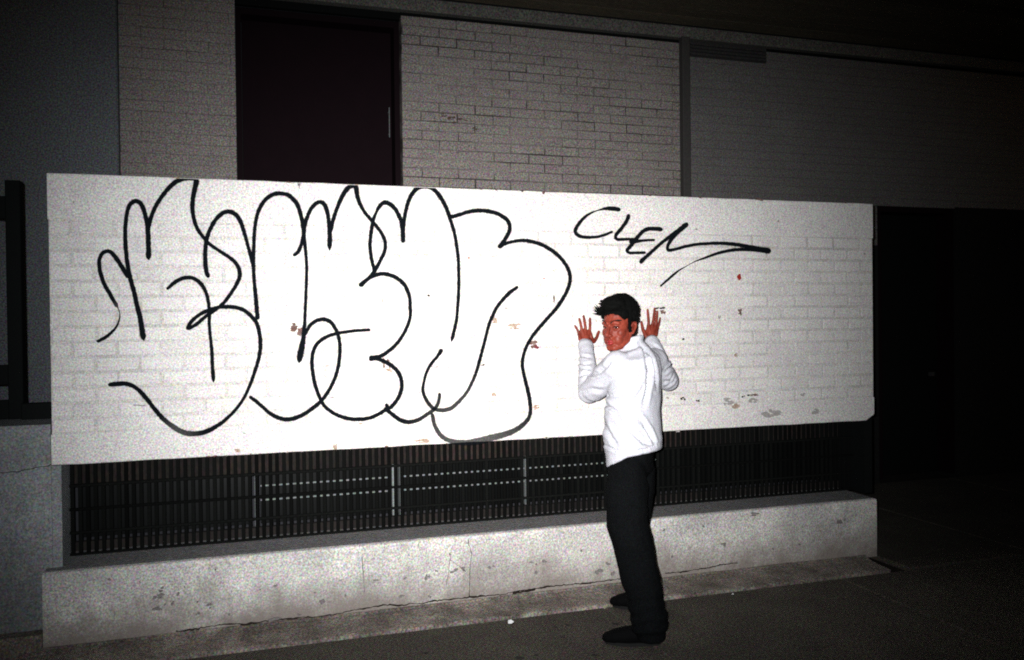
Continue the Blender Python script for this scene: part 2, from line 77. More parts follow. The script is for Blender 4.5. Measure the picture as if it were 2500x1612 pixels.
FOLDS = [[[[1.9563,-0.8318,1.4325],[1.9678,-0.8363,1.348],[1.9597,-0.8346,1.2576],[1.9354,-0.8277,1.1674]],0.015,0.012],[[[1.9565,-0.7789,1.4797],[2.0022,-0.794,1.4181],[2.0215,-0.8009,1.3447],[2.0288,-0.8043,1.2469]],0.013499999999999998,0.01],[[[1.9678,-0.7827,1.4551],[1.9844,-0.7886,1.3939],[2.0035,-0.7956,1.3083]],0.0105,0.008],[[[1.8448,-0.8512,1.1733],[1.9118,-0.8734,1.095],[1.9507,-0.8865,1.0289],[1.9698,-0.8931,0.975]],0.012,0.01],[[[1.776,-0.8297,1.1264],[1.8431,-0.8519,1.0541],[1.9104,-0.874,0.9936],[1.9612,-0.8904,0.9722]],0.012,0.01],[[[1.8221,-0.844,1.1735],[1.8779,-0.8625,1.1073],[1.934,-0.8809,1.053],[1.9615,-0.8903,0.993]],0.0075,0.01],[[[1.7316,-0.8148,1.1985],[1.7538,-0.8223,1.1625],[1.7988,-0.8369,1.1321]],0.012,0.009],[[[1.7249,-0.8134,1.127],[1.7383,-0.8183,1.0673],[1.763,-0.8268,1.0074],[1.7853,-0.8342,0.9773]],0.0105,0.01],[[[1.7138,-0.8405,1.2103],[1.7873,-0.8639,1.2212],[1.8611,-0.8871,1.2588],[1.9128,-0.9029,1.3292]],0.009000000000000001,0.012],[[[1.8735,-0.8602,1.1968],[1.9139,-0.8726,1.244],[1.9319,-0.8777,1.3093]],0.0075,0.01],[[[1.8473,-0.7969,1.4429],[1.8992,-0.8133,1.4573],[1.9396,-0.8261,1.4689]],0.009000000000000001,0.01],[[[1.7149,-0.5461,1.2994],[1.7452,-0.5556,1.3148],[1.7783,-0.5661,1.3175]],0.012,0.008],[[[1.7357,-0.6575,1.3146],[1.7712,-0.6687,1.3339],[1.7952,-0.676,1.3633],[1.8192,-0.6833,1.4]],0.012,0.009],[[[1.7107,-0.5456,1.2142],[1.7682,-0.5637,1.2388],[1.8282,-0.5829,1.2317]],0.0075,0.012],[[[1.7707,-0.3529,1.4016],[1.8116,-0.3659,1.4044],[1.8523,-0.379,1.394]],0.0075,0.007],[[[1.7747,-0.3545,1.3686],[1.8109,-0.3662,1.3583],[1.8518,-0.3792,1.3644]],0.0075,0.007],[[[1.7382,-0.4482,1.3348],[1.7721,-0.4589,1.3409],[1.8119,-0.4717,1.3307]],0.0075,0.007],[[[2.2564,-0.2973,1.4707],[2.3017,-0.3121,1.4358],[2.321,-0.3185,1.4081]],0.0075,0.008],[[[2.2879,-0.3082,1.3878],[2.3269,-0.3209,1.3667],[2.3599,-0.3312,1.3801]],0.009000000000000001,0.008],[[[2.2668,-0.3547,1.3151],[2.3093,-0.368,1.3418],[2.3449,-0.3793,1.3414]],0.009000000000000001,0.009],[[[2.2523,-0.403,1.2641],[2.2907,-0.4154,1.2569],[2.317,-0.4233,1.3037]],0.009000000000000001,0.009],[[[2.2711,-0.4094,1.2302],[2.3066,-0.4205,1.25],[2.3296,-0.4275,1.2867]],0.0075,0.008],[[[1.7267,-0.8155,0.969],[1.7736,-0.8307,0.9524],[1.8417,-0.8525,0.948],[1.9099,-0.8742,0.9567],[1.984,-0.8976,0.9719]],0.0105,0.007]]
SHOE_L = [[1.7093,-0.8314,-0.0],[1.9577,-0.9362,0.0]]
SHOE_R = [[1.9719,-0.3416,0.0],[2.1833,-0.4751,0.0]]
SCRAPS = [[1.35,-0.417,0.0],[2.706,-0.4,0.0],[3.129,-0.243,0.0],[-0.861,0.036,-0.0]]
GUM_SPOTS = [[1.552,-0.54,0.028,0.028],[1.625,-0.54,0.028,0.028],[1.538,-0.683,0.027,0.026],[1.246,-0.871,0.051,0.046],[1.335,-0.865,0.026,0.024],[1.868,-0.607,0.045,0.049],[0.838,-0.663,0.038,0.04],[1.594,-0.956,0.037,0.032]]
SOFT = [[-0.314,1.045,0.135,0.72],[1.267,0.92,0.449,0.68],[1.412,0.958,0.2,0.85],[1.085,0.935,0.29,0.9],[0.982,1.194,0.142,0.95],[-0.578,1.677,0.069,0.7]]

# ------------------------------------------------------------------ materials
MATS = {}
def mat(name, color, rough=.9, speck=.0, speck_scale=420, blotch=.0, blotch_scale=3.0, bump=.0, bump_scale=120, dark=None, dark_scale=9, dark_lo=.62, spec=.25, color2=None, stretch=(1, 1, 1), obj_var=0.0, metal=0, splash=None):
    if name in MATS: return MATS[name]
    m = bpy.data.materials.new(name); MATS[name] = m; m.use_nodes = True
    t = m.node_tree; N = t.nodes; L = t.links
    b = N['Principled BSDF']; b.inputs['Roughness'].default_value = rough
    b.inputs['Specular IOR Level'].default_value = spec; b.inputs['Metallic'].default_value = metal
    geo = N.new('ShaderNodeNewGeometry')
    mp = N.new('ShaderNodeMapping'); L.new(geo.outputs['Position'], mp.inputs[0]); mp.inputs['Scale'].default_value = stretch
    pos = mp.outputs[0]
    def nz(scale, detail=3, r=.6):
        n = N.new('ShaderNodeTexNoise'); n.inputs['Scale'].default_value = scale; n.inputs['Detail'].default_value = detail
        n.inputs['Roughness'].default_value = r
        L.new(pos, n.inputs['Vector']); return n.outputs['Fac']
    def ramp(src, lo, hi, a=0.0, c=1.0):
        n = N.new('ShaderNodeMapRange'); L.new(src, n.inputs[0])
        n.inputs[1].default_value = lo; n.inputs[2].default_value = hi; n.inputs[3].default_value = a; n.inputs[4].default_value = c
        return n.outputs[0]
    def mix(fac, a, c, mode='MIX'):
        n = N.new('ShaderNodeMix'); n.data_type = 'RGBA'; n.blend_type = mode
        if isinstance(fac, (int, float)): n.inputs[0].default_value = fac
        else: L.new(fac, n.inputs[0])
        for i, v in ((6, a), (7, c)):
            if isinstance(v, tuple): n.inputs[i].default_value = v + (1,) if len(v) == 3 else v
            else: L.new(v, n.inputs[i])
        return n.outputs[2]
    cur = color
    if color2: cur = mix(ramp(nz(blotch_scale, 5), .38, .62), color, color2)
    if blotch: cur = mix(blotch, cur, mix(ramp(nz(blotch_scale * 2.3, 5), .3, .7), (0, 0, 0), (1, 1, 1)), 'OVERLAY') if False else mix(ramp(nz(blotch_scale * 2.3, 5), .25, .75, 0, blotch), cur, tuple(c * .35 for c in color))
    if speck:
        k = ramp(nz(speck_scale, 2, .8), .32, .68, 1 - speck, 1 + speck * .55)
        n = N.new('ShaderNodeVectorMath'); n.operation = 'SCALE'
        if isinstance(cur, tuple): n.inputs[0].default_value = cur
        else: L.new(cur, n.inputs[0])
        L.new(k, n.inputs['Scale']); cur = n.outputs[0]
        # faint colour mottle in the paint
        nn = N.new('ShaderNodeTexNoise'); nn.inputs['Scale'].default_value = speck_scale * .8; nn.inputs['Detail'].default_value = 1
        L.new(pos, nn.inputs['Vector'])
        cur = mix(min(1, speck * 1.1), cur, mix(1.0, nn.outputs['Color'], (2, 2, 2), 'MULTIPLY'), 'MULTIPLY')
    if dark:
        cur = mix(ramp(nz(dark_scale, 6, .65), dark_lo, dark_lo + .12, 0, .8), cur, dark)
    if obj_var:
        oi = N.new('ShaderNodeObjectInfo')
        k = ramp(oi.outputs['Random'], 0, 1, 1 - obj_var, 1 + obj_var * .5)
        n = N.new('ShaderNodeVectorMath'); n.operation = 'SCALE'
        if isinstance(cur, tuple): n.inputs[0].default_value = cur
        else: L.new(cur, n.inputs[0])
        L.new(k, n.inputs['Scale']); cur = n.outputs[0]
    if splash:      # mud splashed up from the ground, in ragged tongues
        sx = N.new('ShaderNodeSeparateXYZ'); L.new(geo.outputs['Position'], sx.inputs[0])
        a_ = N.new('ShaderNodeMath'); a_.operation = 'MULTIPLY_ADD'; L.new(nz(5, 6, .75), a_.inputs[0]); a_.inputs[1].default_value = -.62; L.new(sx.outputs[2], a_.inputs[2])
        cur = mix(ramp(a_.outputs[0], -.27, -.02, .85, 0), cur, splash)
    if isinstance(cur, tuple): b.inputs['Base Color'].default_value = cur + (1,)
    else: L.new(cur, b.inputs['Base Color'])
    if bump:
        bp = N.new('ShaderNodeBump'); bp.inputs['Strength'].default_value = bump; bp.inputs['Distance'].default_value = .01
        L.new(nz(bump_scale, 5, .7), bp.inputs['Height']); L.new(bp.outputs[0], b.inputs['Normal'])
    return m

WHITE_BRICK = mat('white_painted_brick', (.80, .77, .745), .75, speck=.44, speck_scale=130, blotch=.20, blotch_scale=2.2, bump=.6, bump_scale=28, obj_var=.06, spec=.3)
WHITE_RENDER = mat('white_rendered_band', (.79, .76, .735), .8, speck=.44, speck_scale=125, blotch=.2, blotch_scale=2.2, bump=.5, bump_scale=30)
WHITE_JOINT = mat('white_painted_mortar', (.80, .77, .745), .9, speck=.44, speck_scale=125, color2=(.62, .59, .565), blotch_scale=2.6, blotch=.35, bump=.5, bump_scale=30)
SPRAY = None
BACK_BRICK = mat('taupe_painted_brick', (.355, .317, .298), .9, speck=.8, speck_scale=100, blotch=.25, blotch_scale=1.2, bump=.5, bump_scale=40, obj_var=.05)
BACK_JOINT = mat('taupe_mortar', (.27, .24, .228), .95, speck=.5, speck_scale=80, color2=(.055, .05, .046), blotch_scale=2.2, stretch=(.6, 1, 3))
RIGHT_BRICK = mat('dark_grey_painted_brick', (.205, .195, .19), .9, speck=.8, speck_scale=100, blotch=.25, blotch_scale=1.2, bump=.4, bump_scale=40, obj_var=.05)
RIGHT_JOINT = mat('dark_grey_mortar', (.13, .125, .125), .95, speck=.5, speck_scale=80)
DARK_PAINT = mat('dark_grey_paint', (.05, .048, .048), .9, speck=.5, speck_scale=80)
DADO = mat('black_base', (.012, .012, .012), .9, speck=.5, speck_scale=80)
WING = mat('blue_grey_render', (.185, .197, .212), .9, speck=.8, speck_scale=100, blotch=.25, blotch_scale=.8, bump=.4, bump_scale=50)
BEAM = mat('grey_concrete_beam', (.20, .19, .17), .9, speck=.8, speck_scale=100, blotch=.35, blotch_scale=1.5, bump=.5, bump_scale=30)
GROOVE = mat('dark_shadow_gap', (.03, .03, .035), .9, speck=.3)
SOFFIT = mat('brown_soffit_board', (.15, .125, .085), .8, speck=.6, speck_scale=90, blotch=.5, blotch_scale=2, stretch=(.3, 3, 1), obj_var=.3)
DOOR = mat('maroon_door_paint', (.010, .0042, .0065), .8, speck=.35, speck_scale=200, blotch=.3, spec=.08)
DOOR_FRAME = mat('dark_door_frame', (.009, .0042, .006), .8, speck=.3, spec=.08)
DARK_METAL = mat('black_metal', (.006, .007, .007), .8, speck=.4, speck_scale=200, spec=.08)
BAR_METAL = mat('black_grille_paint', (.0038, .0042, .0038), .9, speck=.5, speck_scale=200, spec=.08, obj_var=.6)
RUST_BOARD = mat('rusty_brown_board', (.006, .0055, .0052), .9, speck=.5, speck_scale=100, color2=(.032, .022, .018), blotch_scale=1.3, blotch=.3, stretch=(1, 1, .3))
SILL_BOARD = mat('grey_brown_sill_board', (.007, .006, .006), .9, speck=.4, speck_scale=100, color2=(.024, .019, .017), blotch_scale=1.6, stretch=(2, 1, .5))
ALU = mat('dull_aluminium', (.19, .21, .21), .7, speck=.45, speck_scale=150, spec=.2)
GLASS = mat('dark_window_glass', (.003, .0035, .0035), .3, spec=.15)
CHROME = mat('worn_steel_handle', (.20, .21, .21), .6, speck=.5, speck_scale=120, spec=.2)
LEDGE = mat('whitewashed_concrete', (.84, .805, .755), .9, speck=.55, speck_scale=110, color2=(.56, .54, .52), blotch_scale=2.4, blotch=.4, bump=.7, bump_scale=45, dark=(.20, .18, .17), dark_scale=26, dark_lo=.68, splash=(.24, .20, .175))
LEDGE_TOP = mat('grey_ledge_top', (.30, .29, .29), .95, speck=.6, speck_scale=100, blotch=.3, bump=.6, bump_scale=40)
APRON = mat('dirty_concrete_apron', (.40, .345, .30), .95, speck=.75, speck_scale=100, color2=(.17, .14, .12), blotch_scale=4, blotch=.55, bump=.8, bump_scale=35, dark=(.05, .04, .04), dark_scale=20, dark_lo=.6)
LOW_WALL = mat('grey_concrete_wall', (.33, .34, .35), .95, speck=.5, speck_scale=110, color2=(.23, .24, .25), blotch_scale=2.5, blotch=.25, bump=.6, bump_scale=40)
SIDEWALK = mat('sidewalk_concrete', (.128, .112, .088), .95, speck=.95, speck_scale=100, color2=(.10, .086, .07), blotch_scale=1.6, blotch=.55, bump=.8, bump_scale=60, dark=(.03, .028, .025), dark_scale=7, dark_lo=.64)
GAP = mat('dirt_in_gap', (.02, .014, .01), 1, speck=.3)
GUM = mat('old_gum', (.022, .02, .018), .8)
PAPER = mat('white_paper_scrap', (.75, .75, .75), .8)
CRACK = mat('crack_dirt', (.022, .015, .012), 1)
CHIPC = {'red': mat('red_paint_spot', (.30, .02, .015), .7), 'brown': mat('bare_brown_brick', (.10, .05, .042), .95, speck=.5, speck_scale=220, color2=(.20, .13, .11), blotch_scale=60),
         'tan': mat('bare_tan_brick', (.30, .20, .14), .95, speck=.4, speck_scale=220, color2=(.45, .36, .30), blotch_scale=70), 'maroon': mat('bare_maroon_brick', (.14, .03, .035), .95),
         'black': mat('soot_mark', (.03, .025, .025), 1), 'grey': mat('grey_scuff', (.34, .31, .30), 1, speck=.5, speck_scale=250, color2=(.42, .40, .39), blotch_scale=80)}
SHIRT = mat('white_fleece', (.56, .565, .62), .95, speck=.22, speck_scale=170, blotch=.08, blotch_scale=8, bump=.35, bump_scale=150, spec=.1)
TROUSER = mat('dark_denim', (.0050, .0056, .0062), .9, speck=.8, speck_scale=260, blotch=.4, blotch_scale=4, bump=.5, bump_scale=100, spec=.03)
SHOE = mat('black_leather', (.0022, .0022, .0025), .8, spec=.05)
SOLE = mat('black_rubber', (.008, .008, .008), .8)
SKIN = mat('flushed_skin', (.245, .043, .024), .5, speck=.25, speck_scale=190, color2=(.14, .021, .012), blotch_scale=14, bump=.05, bump_scale=200, spec=.26)
HAIR = mat('black_hair', (.0022, .0024, .0022), .85, spec=.06)
BROW = mat('dark_brow_hair', (.012, .005, .004), .8)
LIP = mat('red_lip', (.27, .012, .016), .45, spec=.4)
EYEW = mat('eye_white', (.26, .10, .075), .3, spec=.5)
IRIS = mat('dark_iris', (.015, .006, .004), .15, spec=.6)

def spray_mat():
    m = bpy.data.materials.new('black_spray_paint'); m.use_nodes = True
    t = m.node_tree; N = t.nodes; L = t.links; b = N['Principled BSDF']
    b.inputs['Base Color'].default_value = (.004, .0055, .0075, 1); b.inputs['Roughness'].default_value = .95; b.inputs['Specular IOR Level'].default_value = .04
    at = N.new('ShaderNodeAttribute'); at.attribute_name = 'edge'
    sep = N.new('ShaderNodeSeparateXYZ'); L.new(at.outputs['Vector'], sep.inputs[0])
    nz = N.new('ShaderNodeTexNoise'); nz.inputs['Scale'].default_value = 420; nz.inputs['Detail'].default_value = 3
    g = N.new('ShaderNodeNewGeometry'); L.new(g.outputs['Position'], nz.inputs['Vector'])
    nz2 = N.new('ShaderNodeTexNoise'); nz2.inputs['Scale'].default_value = 55; nz2.inputs['Detail'].default_value = 4; L.new(g.outputs['Position'], nz2.inputs['Vector'])
    def M(op, a, c):
        n = N.new('ShaderNodeMath'); n.operation = op
        for i, v in enumerate((a, c)):
            if isinstance(v, (int, float)): n.inputs[i].default_value = v
            else: L.new(v, n.inputs[i])
        return n.outputs[0]
    v = M('ABSOLUTE', sep.outputs[0], 0)
    # falls off towards the rim of the stroke, ragged by the noise
    a = M('SUBTRACT', 1.0, v)
    a = M('ADD', a, M('MULTIPLY', M('SUBTRACT', nz.outputs['Fac'], .5), .55))
    a = M('ADD', a, M('MULTIPLY', M('SUBTRACT', nz2.outputs['Fac'], .5), .45))
    a = M('MULTIPLY', M('SUBTRACT', a, .10), 4.6)
    cl = N.new('ShaderNodeClamp'); L.new(a, cl.inputs[0])
    al = M('MULTIPLY', cl.outputs[0], sep.outputs[1])
    L.new(al, b.inputs['Alpha'])
    return m
SPRAY = spray_mat()

# ------------------------------------------------------------------ helpers
def tag(o, label=None, cat=None, group=None, kind=None):
    if label: o['label'] = label
    if cat: o['category'] = cat
    if group: o['group'] = group
    if kind: o['kind'] = kind
    return o
def empty(name, loc, label, cat, group=None):
    o = bpy.data.objects.new(name, None); COL.objects.link(o); o.location = loc; o.empty_display_size = .1
    return tag(o, label, cat, group)
def link(name, me, parent=None, loc=None):
    o = bpy.data.objects.new(name, me); COL.objects.link(o)
    if parent: o.parent = parent; o.matrix_parent_inverse = Matrix.Identity(4)
    if loc is not None: o.location = loc
    return o
def mesh_obj(name, verts, faces, m, parent=None, smooth=False):
    """verts are world positions; re-based on the parent"""
    off = Vector((0, 0, 0)); q = parent
    while q: off += q.location; q = q.parent
    me = bpy.data.meshes.new(name)
    me.from_pydata([tuple(Vector(v) - off) for v in verts], [], faces)
    me.materials.append(m); me.validate()
    if smooth: me.polygons.foreach_set('use_smooth', [True] * len(me.polygons))
    me.update()
    return link(name, me, parent)
BOXF = [(0, 1, 2, 3), (7, 6, 5, 4), (0, 4, 5, 1), (1, 5, 6, 2), (2, 6, 7, 3), (3, 7, 4, 0)]
def boxv(x0, x1, y0, y1, z0, z1, c=0.0, jit=0.0):
    """box with the front (-y) edges bevelled by c"""
    if c <= 0:
        v = [(x0, y0, z0), (x1, y0, z0), (x1, y0, z1), (x0, y0, z1), (x0, y1, z0), (x1, y1, z0), (x1, y1, z1), (x0, y1, z1)]
        return v, [(0, 1, 2, 3), (5, 4, 7, 6), (4, 0, 3, 7), (1, 5, 6, 2), (3, 2, 6, 7), (4, 5, 1, 0)]
    r = lambda: random.uniform(-jit, jit)
    fr = [(x0 + c + r(), y0 + r() * .4, z0 + c + r()), (x1 - c + r(), y0 + r() * .4, z0 + c + r()), (x1 - c + r(), y0 + r() * .4, z1 - c + r()), (x0 + c + r(), y0 + r() * .4, z1 - c + r())]
    md = [(x0, y0 + c, z0), (x1, y0 + c, z0), (x1, y0 + c, z1), (x0, y0 + c, z1)]
    bk = [(x0, y1, z0), (x1, y1, z0), (x1, y1, z1), (x0, y1, z1)]
    f = [(0, 1, 2, 3), (9, 8, 11, 10)]
    for i in range(4):
        j = (i + 1) % 4
        f += [(4 + i, 4 + j, j, i), (8 + i, 8 + j, 4 + j, 4 + i)]
    return fr + md + bk, f
class MB:
    def __init__(s): s.v = []; s.f = []
    def add(s, vf):
        n = len(s.v); s.v += list(vf[0]); s.f += [tuple(i + n for i in q) for q in vf[1]]; return s
    def box(s, *a, **k): return s.add(boxv(*a, **k))
    def build(s, name, m, parent=None, smooth=False): return mesh_obj(name, s.v, s.f, m, parent, smooth)
def box(name, m, parent, *a, **k): return MB().box(*a, **k).build(name, m, parent)
def tube(pts, rad, n=12, cap=3, sq=None):
    """lofted tube with rounded ends; rad: list of r or (a, b) with sq = direction of a"""
    P = [Vector(p) for p in pts]; rad = [(r, r) if not isinstance(r, (tuple, list)) else tuple(r) for r in rad]
    V = []; F = []
    ref = Vector(sq) if sq else None
    T = []
    for i in range(len(P)):
        a = P[max(i - 1, 0)]; b = P[min(i + 1, len(P) - 1)]
        T.append((b - a).normalized())
    rings = []
    for k in range(cap, 0, -1):
        t = math.pi / 2 * k / cap * .94
        rings.append((P[0] - T[0] * max(rad[0]) * math.sin(t), T[0], tuple(r * math.cos(t) for r in rad[0])))
    for i in range(len(P)): rings.append((P[i], T[i], rad[i]))
    for k in range(1, cap + 1):
        t = math.pi / 2 * k / cap * .94
        rings.append((P[-1] + T[-1] * max(rad[-1]) * math.sin(t), T[-1], tuple(r * math.cos(t) for r in rad[-1])))
    last = None
    for c, t, (ra, rb) in rings:
        if ref is None: ref = Vector((1, 0, 0)) if abs(t.x) < .7 else Vector((0, 0, 1))
        u = (ref - t * ref.dot(t)).normalized(); v = t.cross(u); ref = u
        for j in range(n):
            a = 2 * math.pi * j / n
            V.append(c + u * (ra * math.cos(a)) + v * (rb * math.sin(a)))
    m = len(rings)
    for i in range(m - 1):
        for j in range(n):
            k = (j + 1) % n
            F.append((i * n + j, i * n + k, (i + 1) * n + k, (i + 1) * n + j))
    F.append(tuple(reversed(range(n)))); F.append(tuple(range((m - 1) * n, m * n)))
    return V, F
def ellipsoid(c, r, M=None, nu=20, nv=14):
    c = Vector(c); V = []; F = []
    for i in range(1, nv):
        t = math.pi * i / nv
        for j in range(nu):
            a = 2 * math.pi * j / nu
            p = Vector((r[0] * math.sin(t) * math.cos(a), r[1] * math.sin(t) * math.sin(a), r[2] * math.cos(t)))
            V.append(c + (M @ p if M else p))
    for i in range(nv - 2):
        for j in range(nu):
            k = (j + 1) % nu
            F.append((i * nu + j, (i + 1) * nu + j, (i + 1) * nu + k, i * nu + k))
    F.append(tuple(range(nu))); F.append(tuple(reversed(range((nv - 2) * nu, (nv - 1) * nu))))
    return V, F
def fuse(name, mb, m, parent, voxel, smooth_it=3, sf=.5, post=None):
    """melt overlapping closed pieces into ONE continuous skin"""
    me = bpy.data.meshes.new('tmp'); me.from_pydata([tuple(v) for v in mb.v], [], mb.f); me.update()
    o = bpy.data.objects.new('tmp', me); COL.objects.link(o)
    r = o.modifiers.new('r', 'REMESH'); r.mode = 'VOXEL'; r.voxel_size = voxel
    s = o.modifiers.new('s', 'SMOOTH'); s.iterations = smooth_it; s.factor = sf
    dg = bpy.context.evaluated_depsgraph_get(); ev = o.evaluated_get(dg)
    out = bpy.data.meshes.new_from_object(ev, depsgraph=dg)
    bpy.data.objects.remove(o)
    vs = [v.co.copy() for v in out.vertices]; ns = [v.normal.copy() for v in out.vertices]
    if post: vs = post(vs, ns)
    fs = [tuple(p.vertices) for p in out.polygons]
    bpy.data.meshes.remove(out)
    return mesh_obj(name, vs, fs, m, parent, smooth=True)
def blob(cx, cz, wx, wz, n=11):
    return [(cx + .5 * wx * math.cos(2 * math.pi * i / n) * random.uniform(.55, 1.15), cz + .5 * wz * math.sin(2 * math.pi * i / n) * random.uniform(.55, 1.15)) for i in range(n)]
def plate(pts2, y_out, y_in):
    """irregular flat flake facing -y between y_out (front) and y_in"""
    n = len(pts2); V = [(x, y_out, z) for x, z in pts2] + [(x, y_in, z) for x, z in pts2]
    F = [tuple(range(n))] + [(i, i + n, (i + 1) % n + n, (i + 1) % n) for i in range(n)]
    return V, F
def crack_strip(pts, y, width, name, parent, m=None, ysl=None):
    V = []; F = []
    P = []
    for i in range(len(pts) - 1):
        (x0, z0), (x1, z1) = pts[i], pts[i + 1]; n = max(2, int(math.hypot(x1 - x0, z1 - z0) / .012))
        for k in range(n):
            t = k / n; P.append((x0 + (x1 - x0) * t + random.uniform(-.002, .002), z0 + (z1 - z0) * t + random.uniform(-.0028, .0028)))
    P.append(pts[-1])
    for i, (x, z) in enumerate(P):
        a = P[max(i - 1, 0)]; b = P[min(i + 1, len(P) - 1)]; d = Vector((b[0] - a[0], b[1] - a[1])).normalized()
        ww = width * (.5 + abs(noise.noise(Vector((x * 9, z * 9, 3)))) * 2.2) * random.uniform(.7, 1.2) * .5
        V += [(x - d.y * ww, y, z + d.x * ww), (x + d.y * ww, y, z - d.x * ww)]
    for i in range(len(P) - 1): F.append((2 * i, 2 * i + 1, 2 * i + 3, 2 * i + 2))
    return mesh_obj(name, V, F, m or CRACK, parent)

ZT, ZB, XL, XR = 2.363, .915, -.897, 4.054
# ------------------------------------------------------------------ ground
walk = empty('sidewalk', (0, 0, 0), 'dark concrete sidewalk of large slabs in front of the wall', None)
walk['kind'] = 'structure'
ground = box('ground', GAP, None, -60, 60, -60, 60, -.30, -.03); ground['kind'] = 'structure'; ground['label'] = 'dark earth under the sidewalk slabs'
xs = [-7.2, -5.6, -4.0, -2.8, -1.45, 1.92, 3.5, 5.1, 6.7, 8.3, 9.9, 11.5]
ys = [(-8.6, -7.0), (-6.99, -5.2), (-5.19, -3.4), (-3.39, -1.9), (-1.89, -.346)]
def slab(x0, x1, y0, y1, name='slab'):
    n = 4; c = .006
    V = [(x0, y0, -c), (x1, y0, -c), (x1, y1, -c), (x0, y1, -c), (x0 + c, y0 + c, 0), (x1 - c, y0 + c, 0), (x1 - c, y1 - c, 0), (x0 + c, y1 - c, 0), (x0, y0, -.1), (x1, y0, -.1), (x1, y1, -.1), (x0, y1, -.1)]
    F = [(4, 5, 6, 7)] + [(i, (i + 1) % 4, 4 + (i + 1) % 4, 4 + i) for i in range(4)] + [(8 + i, 8 + (i + 1) % 4, (i + 1) % 4, i) for i in range(4)] + [(11, 10, 9, 8)]
    return mesh_obj(name, V, F, SIDEWALK, walk)
for y0, y1 in ys:
    for i in range(len(xs) - 1): slab(xs[i] + .004, xs[i + 1] - .004, y0, y1)
for i in range(7, len(xs) - 1): slab(xs[i] + .004, xs[i + 1] - .004, -.31, 2.05)
slab(4.06, xs[7] - .004, -.31, 2.05)
for x, y, a, b in GUM_SPOTS:
    pts = blob(x, y, max(a, .02), max(b, .02)); n = len(pts)
    mesh_obj('gum_spot', [(px, py, .0015) for px, py in pts], [tuple(range(n))], GUM, walk)
for i, (x, y, z_) in enumerate(SCRAPS):
    lab = ['crumpled white paper scrap on the sidewalk left of the man', 'tiny white scrap on the sidewalk right of the legs', 'pale pebble beside the concrete base far right', 'tiny white scrap at the left foot of the base'][i]
    s = [.022, .010, .014, .007][i]
    V = []; F = []
    for k in range(7):
        a = k * .9; V.append((x + s * math.cos(a) * random.uniform(.5, 1), y + s * math.sin(a) * random.uniform(.5, 1), .002 + random.random() * s * .7))
    V.append((x, y, s)); F = [(7, k, (k + 1) % 7) for k in range(7)] + [(6, 5, 4, 3, 2, 1, 0)]
    o = mesh_obj(['paper_scrap', 'paper_scrap', 'pebble', 'paper_scrap'][i], V, F, PAPER if i != 2 else LEDGE_TOP); tag(o, lab, 'pebble' if i == 2 else 'paper scrap')

# ------------------------------------------------------------------ white painted brick panel with the graffiti
panel = empty('brick_wall', (XL, 0, ZB), 'long white painted brick wall carrying black spray graffiti', 'wall')
box('wall_core', WHITE_JOINT, panel, XL + .004, XR - .055, .0016, .195, ZB + .002, ZT - .003)
box('wall_core', WHITE_JOINT, panel, XR - .055, XR - .004, .0016, .195, ZB + .030, ZT - .003)
def brick_variants(prefix, bw, bh, dep, c, jit, m, n, wander=0):
    out = []
    for i in range(n):
        me = bpy.data.meshes.new(prefix); v, f = boxv(-bw / 2, bw / 2, 0, dep, -bh / 2, bh / 2, c, jit)
        if wander:
            v = [(x, y, z + wander * random.uniform(-1, 1)) for x, y, z in v]
        me.from_pydata(v, [], f); me.materials.append(m); me.update(); out.append(me)
    return out
def brick_field(parent, x0, x1, z0, z1, course, modl, joint, face_y, depth, m, c, jit, limit, cam_loc, holes=(), visible=None, wander=0, yj=.0012, hj=None, chip=None):
    hj = hj or joint
    base = Vector((0, 0, 0)); q = parent
    while q: base += q.location; q = q.parent
    L = []
    nr = round((z1 - z0) / course)
    for r in range(nr):
        off = (r % 2) * .5 * modl + random.uniform(-.008, .008)
        x = x0 - off
        while x < x1:
            a, b = max(x, x0), min(x + modl, x1)
            if b - a > .03:
                zc = z0 + (r + .5) * course; xc = (a + b) / 2
                bad = any(h[0] < b - .01 and h[1] > a + .01 and h[2] < zc < h[3] for h in holes)
                if bad:
                    for h in holes:
                        if h[2] < zc < h[3]:
                            if a < h[0] - .03 and b > h[0]: L.append((a, h[0], zc, r))
                            if b > h[1] + .03 and a < h[1]: L.append((h[1], b, zc, r))
                else: L.append((a, b, zc, r))
            x += modl
    key = lambda t: (Vector(((t[0] + t[1]) / 2, face_y, t[2])) - Vector(cam_loc)).length + (0 if (visible is None or visible(t)) else 100) + (4 if t[1] - t[0] < modl * .8 else 0)
    order = sorted(L, key=key)
    full = {}; rest = MB(); nobj = 0
    for t in order:
        a, b, zc, r = t; wdt = b - a - hj; k = round(wdt, 2)
        y = face_y + random.uniform(-yj, yj)
        if nobj < limit:
            if k not in full: full[k] = brick_variants('brick', wdt, course - joint, depth, c, jit, m, 5 if abs(wdt - modl + hj) < .01 else 1, wander)
            o = bpy.data.objects.new('brick', random.choice(full[k])); COL.objects.link(o); o.parent = parent
            o.location = Vector(((a + b) / 2 + random.uniform(-.0012, .0012), y, zc + random.uniform(-.0008, .0008))) - base
            nobj += 1
        else:
            rest.box(a + hj / 2, b - hj / 2, y, y + depth, zc - (course - joint) / 2, zc + (course - joint) / 2, c=c, jit=jit)
    if rest.v:
        o = rest.build('bricks', m, parent); o['kind'] = 'stuff'
BC = (ZT - ZB) / 19
brick_field(panel, XL, XR, ZB + 2 * BC, ZT - 3 * BC, BC, .2063, .010, 0, .06, WHITE_BRICK, .0045, .0022, 300, CAM['loc'], yj=.0008, wander=.0018)
